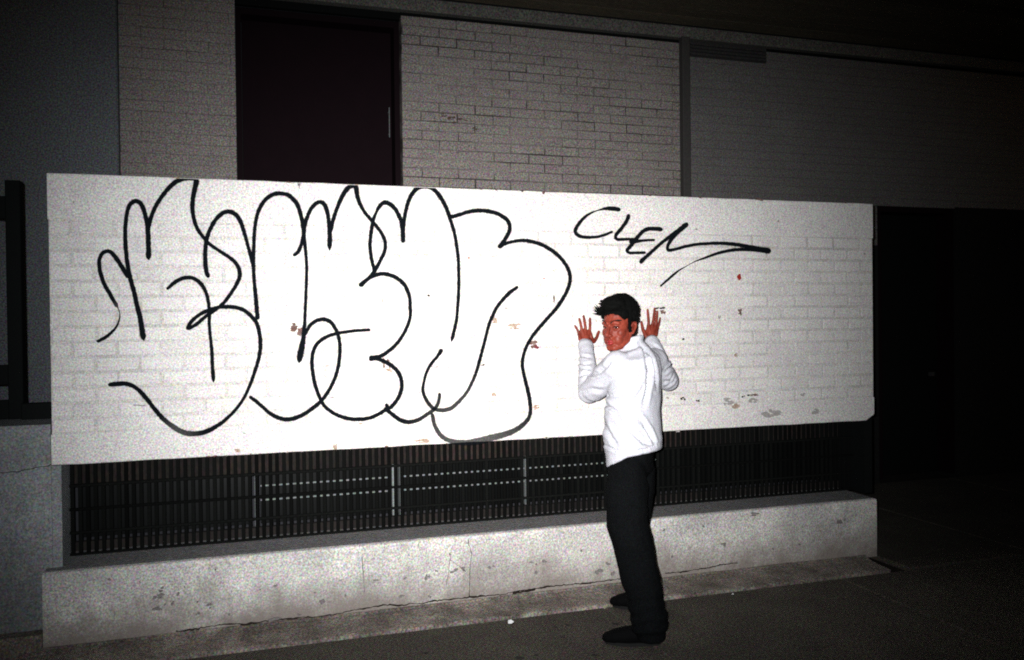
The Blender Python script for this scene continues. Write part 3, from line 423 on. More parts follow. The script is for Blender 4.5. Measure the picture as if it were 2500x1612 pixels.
# the top and bottom courses are buried under thick rendered paint
def band(x0, x1, z0, z1, cut=0):
    nx = max(2, int((x1 - x0) / .03)); V = []; F = []
    for i in range(nx + 1):
        x = x0 + (x1 - x0) * i / nx
        up = 0 if cut == 0 else max(0, (x - (x1 - .06)) / .06) * cut
        e1 = noise.noise(Vector((x * 6, z1 * 3, 2))) * .003; e0 = noise.noise(Vector((x * 6, z0 * 3, 7))) * .003
        V += [(x, .055, z0 + e0 + up), (x, .001, z0 + e0 + up), (x, -.0012, z0 + .004 + e0 + up), (x, -.0012, z1 - .004 + e1), (x, .001, z1 + e1), (x, .055, z1 + e1)]
    for i in range(nx):
        for j in range(5): F.append((i * 6 + j, (i + 1) * 6 + j, (i + 1) * 6 + j + 1, i * 6 + j + 1))
    F.append(tuple(range(6))); F.append(tuple(reversed(range(nx * 6, nx * 6 + 6))))
    mesh_obj('render_band', V, F, WHITE_RENDER, panel)
band(XL, .286, ZT - 3 * BC, ZT); band(.289, XR, ZT - 3 * BC, ZT)
band(XL, 1.98, ZB, ZB + 2 * BC); band(1.983, XR, ZB, ZB + 2 * BC, cut=.036)

def catmull(P, step):
    out = []
    n = len(P)
    for i in range(n - 1):
        p0, p1, p2, p3 = P[max(i - 1, 0)], P[i], P[i + 1], P[min(i + 2, n - 1)]
        d = math.hypot(p2[0] - p1[0], p2[1] - p1[1]); k = max(2, int(d / step))
        for j in range(k):
            t = j / k
            out.append(tuple(.5 * (2 * p1[a] + (p2[a] - p0[a]) * t + (2 * p0[a] - 5 * p1[a] + 4 * p2[a] - p3[a]) * t * t + (3 * p1[a] - p0[a] - 3 * p2[a] + p3[a]) * t ** 3) for a in range(3)))
    out.append(tuple(P[-1])); return out
def stroke(P, parent, y0, soft=(), dens=1.0, zmax=None):
    Q = catmull(P, .008)
    # ends rounded by widening/tapering the first and last samples
    n = len(Q); V = []; F = []; E = []
    cols = (-1, -.55, 0, .55, 1)
    tot = 0
    def add(x, z, nx, nz_, wd, y, dn, cols=cols):
        for c in cols:
            V.append((x + nx * wd * c, y, z + nz_ * wd * c)); E.append((c, dn, 0))
    import itertools
    samples = []
    for i in range(n):
        a = Q[max(i - 1, 0)]; b = Q[min(i + 1, n - 1)]; dx, dz = b[0] - a[0], b[1] - a[1]; l = math.hypot(dx, dz) or 1e-6
        samples.append((Q[i][0], Q[i][1], -dz / l, dx / l, Q[i][2] * .5 * 1.30, dx / l, dz / l))
    s0 = samples[0]; s1 = samples[-1]
    def capr(s, sgn):
        out = []
        for t in (80, 55, 30):
            out.append((s[0] + sgn * s[5] * s[4] * math.sin(R(t)), s[1] + sgn * s[6] * s[4] * math.sin(R(t)), s[2], s[3], s[4] * math.cos(R(t))))
        return out
    seq = capr(s0, -1) + [s[:5] for s in samples] + list(reversed(capr(s1, 1)))
    m = len(seq)
    for i, (x, z, nx, nz_, wd) in enumerate(seq):
        dn = dens
        for (cx, cz, rr, dv) in soft:
            q = math.hypot(x - cx, z - cz) / rr
            if q < 1: dn = min(dn, dv + (dens - dv) * q * q)
        add(x, z, nx, nz_, wd, y0 - .0016 * i / m, dn)
    for i in range(m - 1):
        for c in range(4): F.append((i * 5 + c, i * 5 + c + 1, i * 5 + c + 6, i * 5 + c + 5))
    if zmax: V = [(x, y, min(z, zmax)) for x, y, z in V]
    o = mesh_obj('spray_stroke', V, F, SPRAY, parent)
    at = o.data.attributes.new('edge', 'FLOAT_VECTOR', 'POINT')
    flat = [c for e in E for c in e]
    at.data.foreach_set('vector', flat)
    return o
def group_part(name, parent, label):
    o = bpy.data.objects.new(name, None); COL.objects.link(o); o.parent = parent; o['label'] = label; o.empty_display_size = .05
    return o
gr = group_part('graffiti', panel, 'big bubble-letter graffiti outline in black spray paint')
gt = group_part('graffiti', panel, 'small handwritten CLEN tag in black spray paint')
for i, s in enumerate(THROWUP): stroke(s, gr, -.0036 - .0004 * (i % 7), soft=SOFT, zmax=ZT - .004)
for i, s in enumerate(NAME_TAG): stroke(s, gt, -.0036 - .0005 * i)
for x, z, wx, wz, k in CHIPS:
    if k in ('red', 'maroon') or wx * wz < .0003:
        parts = [(x, z, wx, wz)]
    elif k == 'black':
        parts = [(x + random.uniform(-.5, .5) * wx, z + random.uniform(-.4, .4) * wz, wx * random.uniform(.15, .45), wz * random.uniform(.3, .8)) for _ in range(4)]
    else:
        parts = [(x + random.uniform(-.45, .45) * wx, z + random.uniform(-.45, .45) * wz, wx * random.uniform(.2, .6), wz * random.uniform(.2, .6)) for _ in range(11)]
    mb = MB()
    for j, (px, pz, a, b) in enumerate(parts):
        mb.add(plate(blob(px, pz, a * 1.2, b * 1.2), -.0022 - .0002 * j - (.004 if k in ('black', 'maroon') else 0), .004))
    o = mb.build('chipped_paint', CHIPC[k], panel)
# broken bits along the top and bottom edges
for i in range(46):
    x = random.uniform(XL + .1, XR - .1); top = random.random() < .5
    wz = random.uniform(.004, .010); wx = random.uniform(.008, .035)
    z = ZT - wz * .2 if top else ZB + wz * .2
    MB().add(plate(blob(x, z, wx, wz, 7), -.0021, .002)).build('edge_chip', CHIPC[random.choice(['brown', 'grey', 'grey', 'tan'])], panel)

# ------------------------------------------------------------------ concrete ledge, apron, low wall on the left
ledge = empty('concrete_ledge', (1.5, 0, 0), 'whitewashed concrete ledge with cracks below the grille', 'ledge')
def wavy_prism(name, prof, x0, x1, m, parent, nx=90, amp=.004, smooth=False):
    """prof: (y, z) outline seen from the end, open to the back; swept along x with slight unevenness"""
    V = []; F = []; k = len(prof)
    for i in range(nx + 1):
        x = x0 + (x1 - x0) * i / nx
        for j, (y, z) in enumerate(prof):
            d = noise.noise(Vector((x * 2.2, j * 3.1, 1.7))) * amp + noise.noise(Vector((x * 14, j * 5.1, 4.7))) * amp * .5
            dz = 0 if z < .01 else d
            V.append((x, y + d, z + dz * .7))
    for i in range(nx):
        for j in range(k - 1): F.append((i * k + j, (i + 1) * k + j, (i + 1) * k + j + 1, i * k + j + 1))
    F.append(tuple(range(k))); F.append(tuple(reversed(range(nx * k, (nx + 1) * k))))
    return mesh_obj(name, V, F, m, parent, smooth)
XLL, XLR = -.932, 4.0
wavy_prism('ledge_face', [(.10, .02), (-.08, .02), (-.08, .12), (-.08, .22), (-.08, .32), (-.08, .385), (-.076, .396), (-.066, .401), (.10, .402)], XLL, XLR, LEDGE, ledge)
wavy_prism('ledge_top', [(.42, .30), (-.058, .30), (-.058, .4045), (.42, .4085)], XLL + .006, XLR - .01, LEDGE_TOP, ledge, amp=.0015)
wavy_prism('apron', [(.1, -.02), (-.316, -.02), (-.314, .004), (-.30, .008), (-.24, .011), (-.18, .016), (-.135, .023), (-.10, .033), (-.086, .042), (.1, .046)], XLL - .10, XLR - .10, APRON, ledge, amp=.006)
for i, c in enumerate(CRACKS[:7]): crack_strip(c, -.0885, [.008, .008, .004, .003, .003, .004, .022][i], 'crack', ledge)
for x, z, a, b in PITS:
    mb = MB()
    for j in range(3):
        mb.add(plate(blob(x + random.uniform(-.4, .4) * a, z + random.uniform(-.4, .4) * b, a * random.uniform(.4, .9), b * random.uniform(.4, .9), 8), -.0880 - j * .0003, -.07))
    mb.build('pit_mark', mat('pit_dirt', (.22, .20, .195), 1, speck=.5, speck_scale=200), ledge)

low = empty('low_wall', (-2.2, 0, 0), 'grey concrete low wall at far left under the black gate', 'wall')
wavy_prism('wall_body', [(.34, -.02), (.006, -.02), (.006, .3), (.006, .6), (.006, .9), (.006, 1.10), (.016, 1.118), (.34, 1.12)], -4.6, XL - .004, LOW_WALL, low, nx=60, amp=.003)
box('jamb', LOW_WALL, low, XL - .004, -.856, .0075, .34, .40, ZB - .003, c=.002)
box('plinth', APRON, low, -4.6, XLL - .002, -.10, .0, -.02, .105, c=.02)
crack_strip(CRACKS[7], .000, .006, 'crack', low)

gate = empty('metal_gate', (-1.4, .35, 1.13), 'black metal gate frame standing behind the low wall at far left', 'gate')
box('post', DARK_METAL, gate, -1.158, -1.088, .33, .40, 1.12, 2.372, c=.004)
box('post', DARK_METAL, gate, -2.76, -2.69, .33, .40, 1.12, 2.372, c=.004)
for z0, z1 in ((2.17, 2.29), (1.30, 1.405), (1.12, 1.22)): box('rail', DARK_METAL, gate, -2.69, -1.158, .345, .385, z0, z1, c=.004)
box('rail', DARK_METAL, gate, -1.088, XL - .003, .28, .33, 1.118, 1.205, c=.004)  # dark plate standing in for the shadow on the low wall top
for k in range(9): box('bar', DARK_METAL, gate, -1.32 - k * .16, -1.304 - k * .16, .357, .373, 1.405, 2.17)

# ------------------------------------------------------------------ grille and cellar window below the panel
recess = empty('recess_wall', (1.5, .6, .4), 'dark masonry recess behind the black grille', 'wall')
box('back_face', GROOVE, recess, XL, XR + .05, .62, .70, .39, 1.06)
box('recess_end', DARK_METAL, recess, XR - .012, XR + .05, .08, .62, .405, ZB + .003)
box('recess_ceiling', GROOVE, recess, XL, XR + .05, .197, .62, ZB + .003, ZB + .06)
box('header_board', RUST_BOARD, recess, XL + .04, XR - .02, .30, .335, .765, ZB + .002, c=.003)
box('sill_board', SILL_BOARD, recess, XL + .04, XR - .02, .30, .335, .405, .455, c=.003)
grille = empty('window_grille', (1.5, .2, .41), 'long black grille of close vertical bars under the white wall', 'grille')
bar_me = bpy.data.meshes.new('bar'); v_, f_ = boxv(-.0095, .0095, 0, .012, .415, ZB - .004, c=.002); bar_me.from_pydata([(x, y, z - .41) for x, y, z in v_], [], f_); bar_me.materials.append(BAR_METAL); bar_me.update()
xb = XL + .055; n_b = 0
while xb < XR - .03:
    o = bpy.data.objects.new('bar', bar_me); COL.objects.link(o); o.parent = grille
    o.location = (xb - 1.5 + random.uniform(-.0012, .0012), random.uniform(-.001, .001), 0); xb += .0368; n_b += 1
for z in (.768, .645, .523, .4105): box('rail', BAR_METAL, grille, XL + .042, XR - .014, .186, .198, z, z + .013, c=.002)
win = empty('basement_window', (1.5, .4, .45), 'aluminium framed basement window seen through the grille bars', 'window')
box('pane', GLASS, win, .10, .845, .40, .406, .457, .76); box('pane', GLASS, win, .925, 1.69, .40, .406, .457, .76); box('pane', GLASS, win, 1.72, 4.0, .40, .406, .457, .76); box('pane', GLASS, win, XL + .05, .05, .40, .406, .457, .76)
for x0, x1 in ((.068, .085), (.852, .872), (.897, .912), (1.688, 1.705)): box('mullion', ALU, win, x0, x1, .325, .40, .457, .765, c=.002)
for z in (.683, .602, .432):
    for x0, x1 in ((.10, .845), (.925, 1.686), (1.71, 2.6)): box('frame_rail', ALU, win, x0, x1, .338, .352, z - .0045, z + .0045, c=.001)

# ------------------------------------------------------------------ porch and the building behind
porch = box('porch_floor', BEAM, None, XL - 3.6, XR + .05, .70, 2.0, .95, 1.06); porch['kind'] = 'structure'; porch['label'] = 'concrete porch floor behind the white wall'
house = empty('brick_building', (2, 2.1, 0), 'grey brick building front rising behind the white wall', 'building')
Yb = 2.1
TOP = 4.075
SD = (5.915, 6.86, .02, 2.70)
box('wall_core', BACK_JOINT, house, 1.272, 3.80, Yb + .0035, Yb + .25, -.02, TOP)
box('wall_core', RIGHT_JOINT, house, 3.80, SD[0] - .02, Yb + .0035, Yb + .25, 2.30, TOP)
box('dark_base', DADO, house, 3.80, SD[0] - .002, Yb - .004, Yb + .25, -.02, 2.30)  # lower wall right of the drainpipe, plain near-black
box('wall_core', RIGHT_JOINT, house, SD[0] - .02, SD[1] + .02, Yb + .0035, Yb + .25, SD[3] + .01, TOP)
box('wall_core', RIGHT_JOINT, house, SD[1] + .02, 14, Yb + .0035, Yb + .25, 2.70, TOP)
box('dark_base', DADO, house, SD[1] + .002, 14, Yb - .004, Yb + .25, -.02, 2.70)
box('wall_core', BACK_JOINT, house, -.80, -.004, Yb - .096, Yb + .25, -.02, 5.2)
vis = lambda t: t[2] > 2.45 and t[0] < 8
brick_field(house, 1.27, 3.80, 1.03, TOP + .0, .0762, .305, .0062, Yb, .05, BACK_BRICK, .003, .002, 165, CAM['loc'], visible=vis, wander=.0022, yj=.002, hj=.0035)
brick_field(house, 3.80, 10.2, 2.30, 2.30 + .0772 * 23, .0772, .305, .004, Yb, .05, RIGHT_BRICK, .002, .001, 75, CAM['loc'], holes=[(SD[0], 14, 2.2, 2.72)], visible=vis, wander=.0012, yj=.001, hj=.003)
brick_field(house, -.803, -.002, 1.03, 1.03 + .0762 * 50, .0762, .305, .0035, Yb - .1, .05, BACK_BRICK, .002, .001, 55, CAM['loc'], visible=lambda t: 2.3 < t[2] < 4.4, wander=.001, hj=.003)
box('wing_wall', WING, house, -9, -.800, 1.90, 2.35, -.02, 5.6, c=.01)
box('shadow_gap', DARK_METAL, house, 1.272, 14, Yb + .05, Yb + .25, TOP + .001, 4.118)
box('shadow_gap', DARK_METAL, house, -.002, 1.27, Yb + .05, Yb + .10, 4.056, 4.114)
box('concrete_beam', BEAM, house, -.002, 14, Yb - .015, Yb + .24, 4.120, 4.225, c=.006)
soffit = empty('canopy', (3, 1.5, 4.3), 'dark boarded canopy along the top of the brick building', 'canopy')
for k in range(7):
    y1 = Yb - .03 - k * .19
    box('board', SOFFIT, soffit, -.002 if k < 0 else .002, 14, y1 - .186, y1 - .002, 4.228 + random.uniform(0, .006), 4.26)
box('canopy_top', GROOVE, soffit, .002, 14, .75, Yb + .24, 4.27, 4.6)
for sx, sz, sw, sh in ((1.66, 3.26, .10, .05), (1.80, 3.27, .16, .02), (1.86, 3.20, .07, .03), (1.61, 3.30, .05, .03)):
    mb = MB()
    for j in range(6): mb.add(plate(blob(sx + random.uniform(-.5, .5) * sw, sz + random.uniform(-.5, .5) * sh, sw * random.uniform(.15, .5), sh * random.uniform(.2, .6), 8), Yb - .004 - j * .0003, Yb + .004))
    mb.build('rust_stain', mat('rust_stain', (.11, .075, .055), 1, speck=.5, speck_scale=120), house)
# tall maroon door
door = empty('door', (.63, 2.3, 1.06), 'tall dark maroon door recessed between the brick piers', 'door')
box('door_leaf', DOOR, door, .045, 1.225, 2.33, 2.38, 1.07, 4.0, c=.003)
box('door_frame', DOOR_FRAME, door, 0, .042, 2.20, 2.40, 1.06, 4.055); box('door_frame', DOOR_FRAME, door, 1.228, 1.27, 2.20, 2.40, 1.06, 4.055); box('door_frame', DOOR_FRAME, door, .042, 1.228, 2.20, 2.40, 4.003, 4.055)
h = MB(); h.add(tube([(1.195, 2.27, 3.13), (1.195, 2.27, 3.37)], [.004, .004], 8)); h.add(tube([(1.195, 2.27, 3.16), (1.195, 2.33, 3.16)], [.005, .005], 6)); h.add(tube([(1.195, 2.27, 3.34), (1.195, 2.33, 3.34)], [.005, .005], 6))
h.build('handle', CHROME, door, True)
sdoor = empty('door', (6.4, 2.3, 0), 'black side doorway in the shadow right of the white wall', 'door')
box('door_leaf', DARK_METAL, sdoor, SD[0] + .06, SD[1] - .06, 2.28, 2.33, .02, SD[3] - .07, c=.003)
for a in ((SD[0], SD[0] + .058, .02, SD[3] - .003), (SD[1] - .058, SD[1], .02, SD[3] - .003), (SD[0] + .058, SD[1] - .058, SD[3] - .065, SD[3] - .003)): box('door_frame', DOOR_FRAME, sdoor, a[0], a[1], 2.12, 2.36, a[2], a[3])
box('handle', DARK_PAINT, sdoor, SD[1] - .17, SD[1] - .12, 2.25, 2.28, 1.0, 1.04)
pipe = empty('drainpipe', (3.80, 2.04, 0), 'dark square drainpipe running down the brick wall right of centre', 'drainpipe')
box('pipe', mat('grey_pipe_paint', (.062, .058, .056), .8, speck=.4, speck_scale=170), pipe, 3.765, 3.84, 2.02, 2.085, .0, 4.11, c=.006)
for z in (1.4,): box('bracket', DARK_PAINT, pipe, 3.755, 3.85, 2.012, 2.092, z, z + .03)
strip = empty('wall_strip', (4.2, 2.07, 3.95), 'low dark slatted vent under the canopy right of the drainpipe', 'strip')  # dark patch below the beam, modelled as a row of slats
box('strip_back', DARK_PAINT, strip, 3.86, 4.66, 2.075, 2.095, 3.96, 4.09)
for k in range(4): box('slat', DARK_PAINT, strip, 3.87, 4.65, 2.055, 2.075, 3.966 + k * .03, 3.982 + k * .03)
# ------------------------------------------------------------------ the man with his hands on the wall
JV = {k: Vector(v) for k, v in JOINTS.items()}
man = empty('person', (1.9, -.75, 0), 'man in white sweatshirt and dark trousers, hands raised on the wall, looking back', 'person')
FACE = R(50)
Fb = Vector((-math.sin(FACE), math.cos(FACE), 0)); Lb = Vector((-math.cos(FACE), -math.sin(FACE), 0))
# head axes: turned over the left shoulder to look at the camera
yawh = R(40)
cr_, cf_ = Vector(CAM['right']), -Vector(CAM['fw'])
Hy = (-cr_ * math.sin(yawh) + cf_ * math.cos(yawh)); Hy = (Hy + Vector((0, 0, -.09))).normalized()
Hx = Hy.cross(Vector((0, 0, 1))).normalized(); Hx = -Hx if Hx.dot(cr_) < 0 else Hx
Hz = Hx.cross(Hy); Hz = -Hz if Hz.z < 0 else Hz
HM = Matrix((Hx, Hy, Hz)).transposed()
HC = Vector(HEAD); HS = 1.03
def hp(x, y, z): return HC + HM @ (Vector((x, y, z)) * HS)
def hel(mb, c, r, rot=None, **k):
    M = HM @ rot if rot else HM
    mb.add(ellipsoid(hp(*c), tuple(a * HS for a in r), M, **k))
def htube(mb, pts, rad, **k): mb.add(tube([hp(*p) for p in pts], [r * HS if not isinstance(r, tuple) else (r[0] * HS, r[1] * HS) for r in rad], **k))

B = MB()
# skull and face
hel(B, (0, -.012, .045), (.073, .094, .086)); hel(B, (0, .028, .02), (.066, .060, .075))
hel(B, (0, .032, -.020), (.058, .056, .078)); hel(B, (0, .040, -.062), (.044, .046, .044)); hel(B, (0, .070, -.093), (.021, .019, .017))
for s in (-1, 1):
    hel(B, (s * .042, .046, -.020), (.024, .030, .030)); hel(B, (s * .026, .054, -.052), (.028, .030, .036))
    htube(B, [(s * .056, -.006, -.030), (s * .050, .006, -.060), (s * .036, .040, -.080), (s * .013, .072, -.094)], [.014, .017, .019, .018], n=10)
    hel(B, (s * .040, .018, -.040), (.026, .036, .042))
    htube(B, [(s * .046, .072, .030), (s * .030, .083, .035), (s * .010, .088, .031)], [.009, .0105, .009], n=8)
    hel(B, (s * .013, .099, -.031), (.0085, .0115, .008))
    # lids around the eye
    htube(B, [(s * .047, .068, .009), (s * .039, .080, .016), (s * .029, .084, .0175), (s * .017, .079, .011)], [.003, .0042, .0042, .003], n=8)
    htube(B, [(s * .046, .068, .006), (s * .038, .078, .000), (s * .028, .081, -.0015), (s * .017, .078, .005)], [.003, .0038, .0038, .003], n=8)
    # ear: rim, lobe, inner fold
    htube(B, [(s * .073, .004, -.006), (s * .080, .004, .014), (s * .087, -.008, .029), (s * .089, -.022, .026), (s * .086, -.028, .006), (s * .080, -.020, -.014), (s * .076, -.008, -.028), (s * .072, .002, -.024)], [.004, .0048, .005, .005, .005, .005, .007, .005], n=8)
    hel(B, (s * .077, -.012, .004), (.005, .017, .024)); htube(B, [(s * .082, -.004, .006), (s * .084, -.014, .014), (s * .081, -.018, -.004)], [.003, .003, .003], n=6)
    htube(B, [(s * .074, .004, -.012), (s * .078, .002, -.006)], [.005, .004], n=6)
htube(B, [(0, .084, .030), (0, .091, .012), (0, .102, -.010), (0, .112, -.025)], [(.008), (.0085), (.0095), (.0115)], n=10)
htube(B, [(0, .108, -.033), (0, .094, -.044), (0, .090, -.052)], [.007, .006, .006], n=8)
htube(B, [(-.023, .078, -.0625), (-.012, .090, -.0575), (0, .094, -.0590), (.012, .090, -.0575), (.023, .078, -.0625)], [.003, .0055, .0055, .0055, .003], n=8)
htube(B, [(-.020, .078, -.0665), (-.010, .089, -.0715), (0, .092, -.0725), (.010, .089, -.0715), (.020, .078, -.0665)], [.003, .006, .007, .006, .003], n=8)
# neck, trunk, limbs inside the clothes
B.add(tube([hp(0, -.030, -.02), hp(0, -.035, -.075), JV['neck'] + Vector((0, 0, .02)), JV['neck'] - Vector((0, 0, .08))], [.053, .053, .054, .055], 16))
T0 = [Vector(t[:3]) for t in TORSO]
B.add(tube([T0[1], T0[3], T0[5], T0[7], T0[9], (JV['hip_l'] + JV['hip_r']) / 2], [(.055, .055), (.12, .06), (.13, .075), (.12, .08), (.105, .07), (.10, .07)], 20, sq=Lb))
for s in ('l', 'r'):
    B.add(tube([JV['sh_' + s].lerp(T0[4], .25), JV['sh_' + s].lerp(JV['el_' + s], .2), JV['el_' + s], JV['wr_' + s]], [.03, .034, .032, .026], 12))
    B.add(tube([JV['hip_' + s], JV['kn_' + s], JV['an_' + s]], [.062, .05, .036], 12))
B.add(tube([JV['hip_l'], JV['hip_r']], [.06, .06], 12))
for s, side in (('l', 'left'), ('r', 'right')):
    h = HANDS[side]; wv = Vector(h['wrist']); pm = [Vector(q) for q in h['palm']]
    B.add(tube([JV['wr_' + s], wv, pm[0]], [(.027, .024), (.027, .019), (.034, .016)], 12, sq=Vector((1, 0, 0))))
    for fn, r in (('pinky', .0078), ('ring', .0088), ('middle', .0092), ('index', .0090)):
        a, b, c = [Vector(q) for q in h[fn]]
        B.add(tube([pm[0] * .75 + a * .25, a], [(.013, .013), (.0125, .0115)], 10))          # metacarpal, knuckle
        m1 = a * .55 + b * .45 + Vector((0, -.006, 0)); m2 = (b * .6 + c * .4) + Vector((0, -.003, 0))
        B.add(tube([a, m1, m2, c - (c - b).normalized() * r * .5], [r * 1.12, r * 1.04, r * .98, r * .84], 10))
    a, b, c = [Vector(q) for q in h['thumb']]
    B.add(tube([pm[1] * .6 + pm[0] * .4, a, b, c], [.015, .0135, .0108, .0088], 10))
    cc = sum((Vector(h[k][0]) for k in ('pinky', 'ring', 'middle', 'index')), Vector()) / 4
    B.add(tube([pm[0], cc * .8 + pm[0] * .2], [(.029, .013), (.030, .011)], 14, sq=Vector((1, 0, 0))))
    B.add(tube([pm[1], Vector(h['index'][0])], [.013, .011], 10)); B.add(tube([pm[2], Vector(h['pinky'][0])], [.012, .010], 10))
body = fuse('body', B, SKIN, man, .0031, 5, .5)

# eyes, brows, lips
for s in (-1, 1):
    mb = MB(); hel(mb, (s * .031, .0715, .0078), (.0125, .0115, .0085), nu=16, nv=10); mb.build('eye', EYEW, man, True)
    mb = MB(); hel(mb, (s * .031 + .0035, .0795, .0080), (.0064, .0044, .0062), nu=12, nv=8); mb.build('iris', IRIS, man, True)
    mb = MB(); htube(mb, [(s * .048, .072, .0105), (s * .039, .0835, .0135), (s * .029, .0868, .0145), (s * .018, .0815, .0095)], [.0018, .0028, .0028, .0020], n=6); mb.build('eyelash', BROW, man, True)
    mb = MB()
    for k in range(26):
        t = k / 25; x = s * (.012 + .040 * t); y = .0985 - .012 * t - .018 * t * t; z = .0315 + .012 * math.sin(t * 2.1)
        for j in range(3):
            zz = z + random.uniform(-.0025, .0025)
            htube(mb, [(x, y - .004, zz), (x + s * .007, y - .0045 - .003 * t, zz + .002)], [.0022, .0011], n=5, cap=1)
    mb.build('eyebrow', BROW, man, True)
mb = MB()
htube(mb, [(-.021, .0805, -.0625), (-.011, .0935, -.0580), (0, .0975, -.0596), (.011, .0935, -.0580), (.021, .0805, -.0625)], [.0016, .0042, .0040, .0042, .0016], n=8)
htube(mb, [(-.019, .0805, -.0660), (-.010, .0925, -.0705), (0, .0965, -.0715), (.010, .0925, -.0705), (.019, .0805, -.0660)], [.0016, .0045, .0055, .0045, .0016], n=8)
mb.build('lips', LIP, man, True)

# hair: one thick cap with ragged locks, quiff pushed to the front
hb = MB()
hel(hb, (0, -.030, .080), (.086, .106, .098)); hel(hb, (0, .042, .124), (.066, .052, .044)); hel(hb, (0, -.058, .0), (.066, .050, .072))
hel(hb, (0, .074, .114), (.050, .030, .022)); hel(hb, (0, -.062, -.045), (.05, .035, .045))
for s in (-1, 1):
    hel(hb, (s * .070, .006, .014), (.009, .014, .042)); hel(hb, (s * .060, .032, .072), (.016, .030, .026))
cap = None
def hairpost(vs, ns):
    return [v + n_ * (noise.noise(v * 38) * .004 + noise.noise(v * 95) * .003) for v, n_ in zip(vs, ns)]
hair = fuse('hair', hb, HAIR, man, .005, 2, .5, hairpost)
lk = MB()
rng = random.Random(11)
def lock(base, d, ln_, r, curl):
    p = Vector(base); pts = [p - d * .012]; q = p; dd = d.normalized()
    for k in range(3):
        dd = (dd + curl * .35).normalized(); q = q + dd * ln_ / 3; pts.append(q)
    htube(lk, [tuple(a) for a in pts], [r, r * .85, r * .55, r * .12], n=5, cap=1)
for k in range(620):
    th = rng.uniform(0, 2 * math.pi); u = rng.uniform(-.75, 1)
    e = Vector((math.cos(th) * math.sqrt(1 - u * u), math.sin(th) * math.sqrt(1 - u * u), u))
    c = Vector((0, -.020, .062)); b = c + Vector((e.x * .082, -.004 + e.y * .102, .010 + e.z * .094))
    if b.y > .02 and b.z < .085: continue
    if b.z < -.045 or (b.y > -.045 and b.z < .045): continue
    up_ = max(0, e.z)
    d = Vector((e.x * .5, .45 * up_ + e.y * .35, e.z * .5)) + Vector((rng.uniform(-.5, .5), rng.uniform(-.3, .4), rng.uniform(-.4, .4)))
    if e.z < .2: d += Vector((0, -.2, -.7))
    lock(b, d.normalized(), rng.uniform(.012, .022), rng.uniform(.003, .0055), Vector((rng.uniform(-.3, .3), .3 * up_, -1.0)))
for k in range(120):   # quiff and fringe spikes
    x = rng.uniform(-.062, .062); b = Vector((x, .070 + rng.uniform(-.022, .022) - abs(x) * .35,   .112 + rng.uniform(-.020, .030)))
    lock(b, Vector((x * 5 + rng.uniform(-.3, .3), .8, rng.uniform(-.1, .7))).normalized(), rng.uniform(.012, .024), rng.uniform(.003, .0055), Vector((-.3, .1, rng.uniform(-.5, .5))))
for k in range(20):   # the tuft that sticks out at the front corner
    b = Vector((-.046 + rng.uniform(-.014, .014), .082, .094 + rng.uniform(-.020, .012)))
    lock(b, Vector((-.5, 1, rng.uniform(-.3, .45))).normalized(), rng.uniform(.026, .052), rng.uniform(.0025, .005), Vector((-.2, .1, rng.uniform(-.3, .9))))
for k in range(10):   # temples
    s = rng.choice((-1, 1)); b = Vector((s * .070, rng.uniform(.006, .026), rng.uniform(.0, .06)))
    lock(b, Vector((s * .15, rng.uniform(-.3, .3), -1)).normalized(), rng.uniform(.014, .024), .0032, Vector((0, .1, -.4)))
lk.build('hair_locks', HAIR, hair, True)

# sweatshirt
SB = MB()
n = 40; V = []; F = []
for (x, y, z, a, b, t) in TORSO:
    for j in range(n):
        an = 2 * math.pi * j / n
        p = Lb * (a * math.cos(an)) + Fb * (b * math.sin(an))
        V.append(Vector((x, y, z)) + p - Vector((0, 0, t * max(p.dot(Fb), p.dot(Fb) * .35))))
for i in range(len(TORSO) - 1):
    for j in range(n):
        k = (j + 1) % n; F.append((i * n + j, (i + 1) * n + j, (i + 1) * n + k, i * n + k))
F.append(tuple(range(n))); F.append(tuple(reversed(range((len(TORSO) - 1) * n, len(TORSO) * n))))
SB.add((V, F))
def sleeve(s, r):
    sh, el, wr = JV['sh_' + s], JV['el_' + s], JV['wr_' + s]
    inn = sh + (T0[4] - sh) * .35
    drop = Vector((0, 0, -.012))
    pts = [inn, sh, sh.lerp(el, .45) + drop, el.lerp(sh, .15) + drop, el + (el - sh.lerp(wr, .5)).normalized() * .006, el.lerp(wr, .2), el.lerp(wr, .5), el.lerp(wr, .82), wr.lerp(el, .04)]
    SB.add(tube(pts, r, 18, 4))
    SB.add(ellipsoid(sh, (r[1],) * 3)); SB.add(ellipsoid(sh.lerp(inn, .5), (r[1],) * 3)); SB.add(ellipsoid(el + drop * .5, (r[4] * 1.03,) * 3))
    cuff = wr + (Vector(HANDS['left' if s == 'l' else 'right']['wrist']) - wr) * .7
    d = (wr - el).normalized()
    SB.add(tube([wr - d * .055, wr - d * .035, wr - d * .005, cuff + d * .012], [(.040, .037), (.043, .038), (.047, .040), (.047, .040)], 18, 1, sq=Vector((1, 0, 0))))
sleeve('l', [.080, .080, .074, .068, .060, .056, .050, .044, .040])
sleeve('r', [.075, .074, .068, .062, .055, .052, .048, .043, .040])
